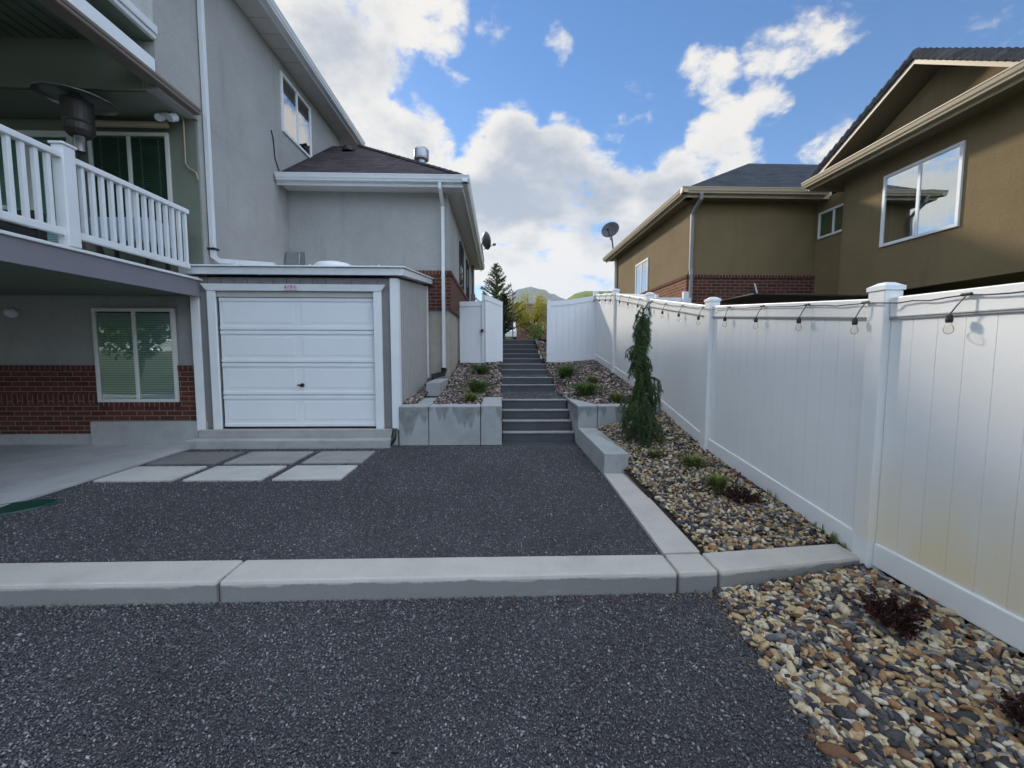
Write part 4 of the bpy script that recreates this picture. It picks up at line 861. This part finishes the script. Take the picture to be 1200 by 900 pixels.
# roof of the big body behind the gable
dish((4.35, 16.6, 6.15), (-.45, -.75, .35), (4.55, 16.9, 5.42), 'grey satellite dish standing on the eave corner of the tan house', .34)
tag(obj('tarp_canopy', (lambda b: (hexa(b, [(4.2, 6.9, 2.45), (8.0, 6.9, 2.40), (8.0, 8.6, 2.42), (4.3, 8.6, 2.50)], [(4.2, 6.9, 2.47), (8.0, 6.9, 2.43), (8.0, 8.6, 2.56), (4.9, 8.6, 2.63)]), b)[1])(bmesh.new()), 'tarp'), 'dark tarpaulin canopy edge just showing above the fence by the brick wall', 'canopy')

# ------------------------------------------------------------------ plants
def blades(pos, n, h, spread, w=.0055, bend=.5, seed=0):
    g = np.random.default_rng(seed); V = []; Fc = []
    for i in range(n):
        a = g.uniform(0, 6.283); r0 = g.uniform(0, spread*.25); l = h*g.uniform(.5, 1.1); o = g.uniform(.15, 1)*spread
        dx, dy = math.cos(a), math.sin(a); px, py = -dy*w, dx*w
        b = np.array([pos[0]+dx*r0, pos[1]+dy*r0, pos[2]]); m = b+np.array([dx*o*.4, dy*o*.4, l*.75]); t = b+np.array([dx*o, dy*o, l*(1-bend*.3*o/spread)])
        k = len(V); V += [b-(px, py, 0), b+(px, py, 0), m+(px*.8, py*.8, 0), m-(px*.8, py*.8, 0), t]; Fc += [(k, k+1, k+2), (k, k+2, k+3), (k+3, k+2, k+4)]
    return np.array(V), np.array(Fc)
def tuft(x, y, z, h, sp, n, label, mat='grass', cat='plant', name='grass_tuft', grp=None, extra=None):
    if y > 6.9: h *= 1.1; sp *= 1.9; n = int(n*1.2)
    t = thing(name, label, cat, (x, y, z), grp)
    V, Fc = blades((x, y, z), n, h, sp, seed=int(abs(x)*1000+y*77))
    if mat == 'gleaf':      # a bushy plant: leafy shoots over the blades
        g = np.random.default_rng(int(y*100)); k = len(V); VV = []; TT = []
        for q in range(16):
            a, rr_ = g.uniform(0, 6.28), sp*g.uniform(.2, .9); c = np.array([x+math.cos(a)*rr_, y+math.sin(a)*rr_, z+h*g.uniform(.35, 1.1)*(1-.4*rr_/sp)])
            v, f4 = leafball(*c, sp*.26, sp*.26, h*.22, 70, .014, q+int(y*10)); TT += [np.concatenate([f4[:, :3], f4[:, [0, 2, 3]]])+k]; k += len(v); VV.append(v)
        V = np.concatenate([V]+VV); Fc = np.concatenate([Fc]+TT)
    meshnp('leaves', V, Fc, mat, t)
    if extra:
        V, Fc = blades((x, y, z), extra[0], h*.6, sp*1.2, seed=int(x*991)); meshnp('dry_blades', V, Fc, extra[1], t)
def leafball(cx, cy, cz, rx, ry, rz, n, size, seed=0, shell=.4):
    g = np.random.default_rng(seed); d = g.normal(size=(n, 3)); d /= np.linalg.norm(d, axis=1)[:, None]; r = g.uniform(shell, 1, n)**.6
    r = r*(1+.25*np.sin(d[:, 0]*5+seed)*np.cos(d[:, 2]*6+seed*2))
    c = d*r[:, None]*np.array([rx, ry, rz])+np.array([cx, cy, cz]); a = g.normal(size=(n, 3)); a /= np.linalg.norm(a, axis=1)[:, None]
    b = np.cross(a, g.normal(size=(n, 3))); b /= np.linalg.norm(b, axis=1)[:, None]; s = size*g.uniform(.6, 1.3, n)[:, None]
    V = np.stack([c-a*s, c+b*s*.5, c+a*s, c-b*s*.5], 1).reshape(-1, 3); k = np.arange(n)*4
    return V, np.stack([k, k+1, k+2, k+3], 1)
# rows: three green plants left of the steps, four right
for x, y, h, n, l, m in ((-.50, 7.25, .17, 220, 'small bright green plant near the front wall of the left planter', 'grass'), (-.42, 8.2, .28, 300, 'tallest green plant, in the middle of the left planter', 'gleaf'), (-.40, 9.9, .22, 340, 'bushy green plant at the back of the left planter below the gate', 'gleaf')):
    tuft(x, y, bed_up(x, y), h, h*.75, n, l, m, grp='green plants in the planters')
for x, y, h, n, l, m in ((1.62, 7.75, .26, 260, 'slim green plant beside the steps in the right bed', 'gleaf'), (2.02, 7.15, .17, 260, 'yellow-green plant right behind the right retaining wall, next to the spruce top', 'grass'), (1.55, 9.6, .24, 300, 'loose green plant at the back of the right bed by the white panel', 'gleaf'), (2.0, 8.9, .16, 220, 'low yellowish plant in the middle of the right bed', 'grass')):
    tuft(x, y, bed_up_r(x, y), h, h*.8, n, l, m, grp='green plants in the planters')
tuft(1.95, 5.15, bed_low(1.95, 5.15), .10, .13, 200, 'small grey-green tuft at the foot of the narrow spruce', 'grass')
tuft(2.25, 4.75, bed_low(2.25, 4.75), .14, .20, 220, 'straggly grass tuft with dry straw-coloured blades near the fence', 'grass', extra=(150, 'straw'))
tuft(2.17, 4.02, bed_low(2.17, 4.02)+.02, .17, .16, 420, 'dense green grass tuft beside the dark red shrub in the pebbles', 'grass')
def redshrub(x, y, z, r, h, label, n=900):
    t = thing('barberry_shrub', label, 'shrub', (x, y, z), 'dark red shrubs in the pebbles'); bm = bmesh.new(); g = random.Random(int(x*100+y*10))
    tips = []
    for k in range(34):
        a = g.uniform(0, 6.28); q = Vector((x+math.cos(a)*r*g.uniform(.3, 1), y+math.sin(a)*r*g.uniform(.3, 1), z+h*g.uniform(.35, 1))); m = Vector((x, y, z)).lerp(q, .5)+Vector((0, 0, h*.12)); tube(bm, [(x, y, z), m, q], [.004, .003, .0015], 4); tips.append((m, q))
    obj('stems', bm, 'bark', t)
    g2 = np.random.default_rng(int(x*100)); V = []; Fc = []
    for i in range(n):
        m, q = tips[g2.integers(len(tips))]; c = np.array(m.lerp(q, g2.uniform(-.3, 1.05)))+g2.normal(0, .008, 3); a = g2.normal(size=3); a /= np.linalg.norm(a); b = np.cross(a, g2.normal(size=3)); b /= np.linalg.norm(b); s = .009*g2.uniform(.6, 1.3); k = len(V)
        V += [c-a*s, c+b*s*.6, c+a*s, c-b*s*.6]; Fc.append((k, k+1, k+2, k+3))
    meshnp('leaves', np.array(V), np.array(Fc), 'red', t)
redshrub(2.30, 3.80, .06, .20, .15, 'low dark red shrub just in front of the dense green tuft', 3000)
redshrub(2.17, 2.17, -.06, .17, .21, 'twiggy dark red shrub in the pebbles beside the near fence panel', 4200)
redshrub(2.17, 1.50, -.07, .14, .18, 'dark red shrub cut by the bottom right corner of the photo', 3200)
# thin weeds at the fence foot
bmw = []
V_, F_ = [], []
for k in range(16):
    y = random.uniform(2.95, 3.9); v, f_ = blades((2.60, y, fbase(y)-.02), 9, random.uniform(.05, .12), .03, .002, seed=k); F_.append(f_+sum(len(q) for q in V_)); V_.append(v)
w_ = meshnp('fence_weeds', np.concatenate(V_), np.concatenate(F_), 'grass'); tag(w_, 'thin green weeds sprouting along the foot of the fence', 'weeds', kind='stuff')

# narrow weeping spruce
sp = thing('weeping_spruce', 'narrow weeping spruce with drooping dark green branches against the white fence', 'tree', (1.98, 5.72, .2))
spine = [(1.97, 5.72, .18), (1.95, 5.72, .7), (1.98, 5.72, 1.1), (1.93, 5.72, 1.45), (1.96, 5.71, 1.75), (1.95, 5.70, 1.95), (1.97, 5.70, 2.08), (2.02, 5.69, 2.16), (2.07, 5.68, 2.17)]
spine = [Vector(p) for p in spine]
bm = bmesh.new(); tube(bm, spine, [.035, .03, .026, .022, .016, .011, .008, .006, .003], 8); obj('trunk', bm, 'bark', sp, smooth=True)
def at_spine(z):
    for a, b in zip(spine, spine[1:]):
        if a.z <= z <= b.z: return a.lerp(b, (z-a.z)/(b.z-a.z))
    return spine[-1]
g = random.Random(4); V = []; Fc = []; bmB = bmesh.new(); gn = np.random.default_rng(5)
def width(z): return float(np.interp(z, [.2, .45, .8, 1.0, 1.12, 1.25, 1.45, 1.6, 1.75, 1.9, 2.1], [.29, .28, .23, .20, .14, .10, .13, .09, .11, .065, .03]))
def needles(p, d, ln=.022, k=9):
    for _ in range(k):
        a = gn.normal(size=3); a -= a.dot(d)*d; a /= np.linalg.norm(a)+1e-6; q = a*.75+d*.65; q /= np.linalg.norm(q); s = np.cross(q, gn.normal(size=3)); s /= np.linalg.norm(s)+1e-6
        b = p+gn.normal(0, .004, 3); i = len(V); V.extend([b-s*.0028, b+s*.0028, b+q*ln*gn.uniform(.7, 1.2)]); Fc.append((i, i+1, i+2))
def branch(z, a, reach, drop):
    s0 = at_spine(z); o = Vector((math.cos(a), math.sin(a), 0)); P_ = [s0, s0+o*reach*.55+Vector((0, 0, .03)), s0+o*reach*.9+Vector((0, 0, -.02)), s0+o*reach+Vector((0, 0, -drop*.5)), s0+o*(reach*.97)+Vector((g.uniform(-.02, .02), 0, -drop))]
    P_ = [p if p.z > .16 else Vector((p.x+o.x*.03, p.y+o.y*.03, .17+g.uniform(0, .04))) for p in P_]
    tube(bmB, P_, [.005, .005, .004, .003, .002], 4)
    for p, q in zip(P_, P_[1:]):
        L_ = (q-p).length; n = max(2, int(L_/.011)); d = np.array((q-p).normalized())
        for i in range(n): needles(np.array(p.lerp(q, i/n)), d, .024, 6)
    for j in range(4):      # side twigs
        i = g.randint(1, 3); s = P_[i].lerp(P_[i+1], g.random()); q = s+Vector((g.uniform(-.06, .06), g.uniform(-.06, .06), -g.uniform(.04, .12)))
        if q.z < .17: continue
        d = np.array((q-s).normalized()); n = int((q-s).length/.011)
        for i in range(n): needles(np.array(s.lerp(q, i/max(1, n))), d, .022, 6)
for k in range(72):      # branches hang in separate bunches, which gives the knobbly outline
    z = .34+1.66*(k/72)**1.0; a = k*2.4+g.uniform(-.5, .5); w = width(z)*g.choice((.62, .85, 1.12))
    for q in range(5): branch(z+g.uniform(-.025, .03), a+g.uniform(-.38, .38), w*g.uniform(.8, 1.1), (g.uniform(.12, .24) if z < 1.45 else g.uniform(.06, .13)))
for a, r_ in ((0.2, .27), (.1, .24), (-.3, .25), (.35, .22)): branch(1.12+g.uniform(-.04, .02), a, r_, .30)     # the arm that hangs out to the right
for a, r_ in ((3.1, .20), (3.3, .17)): branch(1.55, a, r_, .12)
for z, a, r_ in ((1.98, .3, .10), (2.02, 2.9, .10), (2.05, 1.5, .07), (1.95, 3.4, .11), (1.92, -.4, .11), (2.08, .1, .07), (2.08, 3.1, .07)): branch(z, a, r_, .05)
obj('branches', bmB, 'bark', sp)
for p, q in zip(spine[5:], spine[6:]):
    for i in range(9): needles(np.array(p.lerp(q, i/9)), np.array((q-p).normalized()), .018, 6)
meshnp('needles', np.array(V), np.array(Fc), 'needle', sp)

# spruce, dark shrub, yellow-green tree beyond the gate
def conifer(name, label, x, y, z, h, r, n, mat, seed, lean=.35, nlen=.16):
    t = thing(name, label, 'tree', (x, y, z)); bm = bmesh.new(); tube(bm, [(x, y, z), (x, y, z+h)], [.07, .01], 8); g = random.Random(seed); V = []; Fc = []; gn = np.random.default_rng(seed)
    for k in range(n):
        f = (k/n); zz = z+.25+(h-.3)*f; a = g.uniform(0, 6.28); l = (r*(1-f)**.8+.06)*g.uniform(.65, 1.15); d = Vector((math.cos(a), math.sin(a), lean*g.uniform(.5, 1.6)))
        s = Vector((x, y, zz)); e = s+d*l; tube(bm, [s, e], [.012, .004], 4)
        m = max(3, int(l/.045))
        for i in range(m):
            p = np.array(s.lerp(e, (i+.5)/m))
            for _ in range(7):
                q = np.array(d.normalized())*.6+gn.normal(0, .6, 3); q /= np.linalg.norm(q); ss = np.cross(q, gn.normal(size=3)); ss /= np.linalg.norm(ss); j = len(V); V.extend([p-ss*.016, p+ss*.016, p+q*nlen*gn.uniform(.5, 1)]); Fc.append((j, j+1, j+2))
    obj('trunk', bm, 'bark', t); meshnp('crown', np.array(V), np.array(Fc), mat, t)
conifer('spruce_tree', 'young spruce with pointed top rising above the open gate beside the wing', -.12, 20, 1.95, 3.65, 1.3, 130, 'needle2', 3, .55, .15)
conifer('evergreen_shrub', 'dark evergreen shrub filling the gap just right of the open gate leaf', .18, 16.4, 1.9, 1.85, .50, 90, 'dleaf', 9, .5, .12)
yt = thing('leafy_tree', 'small yellow-green tree in fresh leaf seen through the gate opening', 'tree', (1.55, 21, 1.95))
bm = bmesh.new(); g = random.Random(2); gn = np.random.default_rng(12); V = []; Fc = []
tube(bm, [(1.6, 21, 1.95), (1.6, 21, 2.5), (1.58, 21, 2.75)], [.10, .07, .06], 8)
for k in range(46):
    a = g.uniform(0, 6.28); rr_ = g.uniform(.3, 1.15); e = Vector((1.5+math.cos(a)*rr_, 21+math.sin(a)*rr_, 2.6+g.uniform(.2, 1.9)*(1.1-.25*rr_))); s = Vector((1.58, 21, 2.3+g.random()*.5)); m = s.lerp(e, .5)+Vector((math.cos(a)*.15, math.sin(a)*.15, -.02))
    tube(bm, [s, m, e], [.022, .012, .005], 5)
    top = (e.z-2.5)/1.9
    for i in range(int(90+220*top)):
        c = np.array(m.lerp(e, gn.uniform(.1, 1.1)))+gn.normal(0, .13, 3); q = gn.normal(size=3); q /= np.linalg.norm(q); b = np.cross(q, gn.normal(size=3)); b /= np.linalg.norm(b); s_2 = .028*gn.uniform(.6, 1.3); j = len(V); V.extend([c-q*s_2, c+b*s_2*.6, c+q*s_2, c-b*s_2*.6]); Fc.append((j, j+1, j+2, j+3))
obj('trunk', bm, 'bark', yt); meshnp('crown', np.array(V), np.array(Fc), 'yleaf', yt)
t = thing('green_shrub', 'low bright green shrub beside the top of the steps', 'shrub', (1.36, 15.6, 1.95)); V, Fc = leafball(1.36, 15.6, 2.2, .3, .4, .33, 1500, .035, 3); meshnp('leaves', V, Fc, 'grass', t)
# wooden shrub on the neighbour's side
bm = bmesh.new(); tube(bm, [(.62, 19, 1.9), (.62, 19, 3.95)], .025, 8); tag(obj('garden_pole', bm, 'brown'), 'thin dark pole standing upright between the evergreen and the yellow tree', 'pole')
# white car far up the path
car = thing('parked_car', 'white car parked beyond the top of the steps, mostly hidden', 'car', (.5, 27, 2.0))
prof = [(-2.1, .35), (-2.15, .75), (-1.3, .9), (-.7, 1.4), (.9, 1.42), (1.6, .95), (2.1, .85), (2.15, .35)]
cb = bmesh.new(); A = [(.25-.85, 28.5+p, 2.05+q) for p, q in prof]; B2 = [(.25+.85, 28.5+p, 2.05+q) for p, q in prof]; hexa(cb, A, B2); obj('body', cb, 'carw', car, bevel=.06)
obj('rear_window', boxes((-.35, .85, 26.9, 27.3, 3.0, 3.3)), 'dark', car)
for wx in (-.55, 1.0):
    for wy in (27.1, 29.9):
        bm = bmesh.new(); lathe(bm, (wx, wy, 2.35), [(.001, -.1), (.3, -.1), (.32, 0), (.3, .1), (.001, .1)], 18, (1, 0, 0)); obj('wheel', bm, 'tyre', car)
# far brick house through the gate gap
fh = thing('brick_house', 'distant red-brown brick house seen behind the yellow tree through the gate gap', 'house', (1, 45, 2))
obj('wall', boxes((-2, 8, 44, 52, 1.8, 5.2)), 'brick_y', fh); hexa(bm := bmesh.new(), [(-2.5, 43.5, 5.2), (8.5, 43.5, 5.2), (8.5, 52.5, 5.2), (-2.5, 52.5, 5.2)], [(1, 47, 6.8), (5, 47, 6.8), (5, 49, 6.8), (1, 49, 6.8)]); obj('roof', bm, 'shing_y', fh)
window(fh, 'y', 44, 3.2, 4.6, 3.2, 4.6, -1, glass='glassdk', blinds=None)
# ------------------------------------------------------------------ hills
def ridge(name, x0, x1, y0, depth, prof, mat, n=120, seed=1):
    g = np.random.default_rng(seed); xs = np.linspace(x0, x1, n); m = 10; V = []
    h = np.interp(xs, [p[0] for p in prof], [p[1] for p in prof])+np.convolve(g.normal(0, 1, n+8), np.ones(9)/9, 'valid')*prof[0][2]
    for j in range(m):
        t = j/(m-1); hh = h*math.sin(math.pi*.5*(1-abs(1-2*t)) )
        for i in range(n): V.append((xs[i], y0+depth*t, max(0, hh[i]*(1+.012*g.normal()) if j not in (0, m-1) else 0)))
    i = np.arange(n*m).reshape(m, n); Fc = np.stack([i[:-1, :-1], i[:-1, 1:], i[1:, 1:], i[1:, :-1]], -1).reshape(-1, 4)
    o = meshnp(name, np.array(V, float), Fc, mat); o['kind'] = 'structure'
    for p in o.data.polygons: p.use_smooth = True
ridge('mountain', -1600, 2600, 2650, 700, [(-1600, 330, 3), (-300, 335), (0, 350), (60, 372), (85, 422), (116, 440), (180, 446), (244, 458), (290, 446), (350, 420), (408, 396), (470, 365), (540, 352), (640, 385), (760, 425), (900, 395), (1400, 330), (2600, 300)], 'hill', 130, 3)
ridge('green_hill', -300, 700, 600, 200, [(-300, 50, .5), (60, 62), (90, 78), (115, 92), (140, 101), (240, 104), (330, 80), (700, 60)], 'hillg', 60, 5)

# belt of trees across the yard behind the camera, which the lower window mirrors
VV = []; FF_ = []; k = 0; g = np.random.default_rng(44)
for i in range(13):
    x = -34+i*4.6+g.uniform(-1, 1); y = -17+g.uniform(-2, 2); h = g.uniform(4.5, 8)
    v, f4 = leafball(x, y, h*.58, 2.6, 2.2, h*.45, 2600, .20, i, .2); VV.append(v); FF_.append(f4+k); k += len(v)
    for q in range(5):
        a = g.uniform(0, 6.28); w = .12; b = np.array([x, y, -.35]); t = np.array([x+math.cos(a)*1.2, y+math.sin(a), h*.7]); v = np.array([b-(w, 0, 0), b+(w, 0, 0), t+(w*.3, 0, 0), t-(w*.3, 0, 0)]); VV.append(v); FF_.append(np.array([[0, 1, 2, 3]])+k); k += 4
tag(meshnp('treeline', np.concatenate(VV), np.concatenate(FF_), 'gleaf'), 'belt of leafy green trees mirrored in the lower window of the grey house', 'trees', kind='stuff')
# the air: far things fade to blue
hz = bmesh.new(); box(hz, -3600, 3600, -3100, 4100, -1.35, 620)
hm = bpy.data.materials.new('haze_air'); hm.use_nodes = True; ht_ = hm.node_tree; ht_.nodes.clear()
pv = ht_.nodes.new('ShaderNodeVolumePrincipled'); pv.inputs['Color'].default_value = (.80, .88, 1, 1); pv.inputs['Density'].default_value = .00015; pv.inputs['Anisotropy'].default_value = .2
ho = ht_.nodes.new('ShaderNodeOutputMaterial'); ht_.links.new(pv.outputs[0], ho.inputs['Volume'])
tag(obj('haze', hz, hm), kind='stuff')
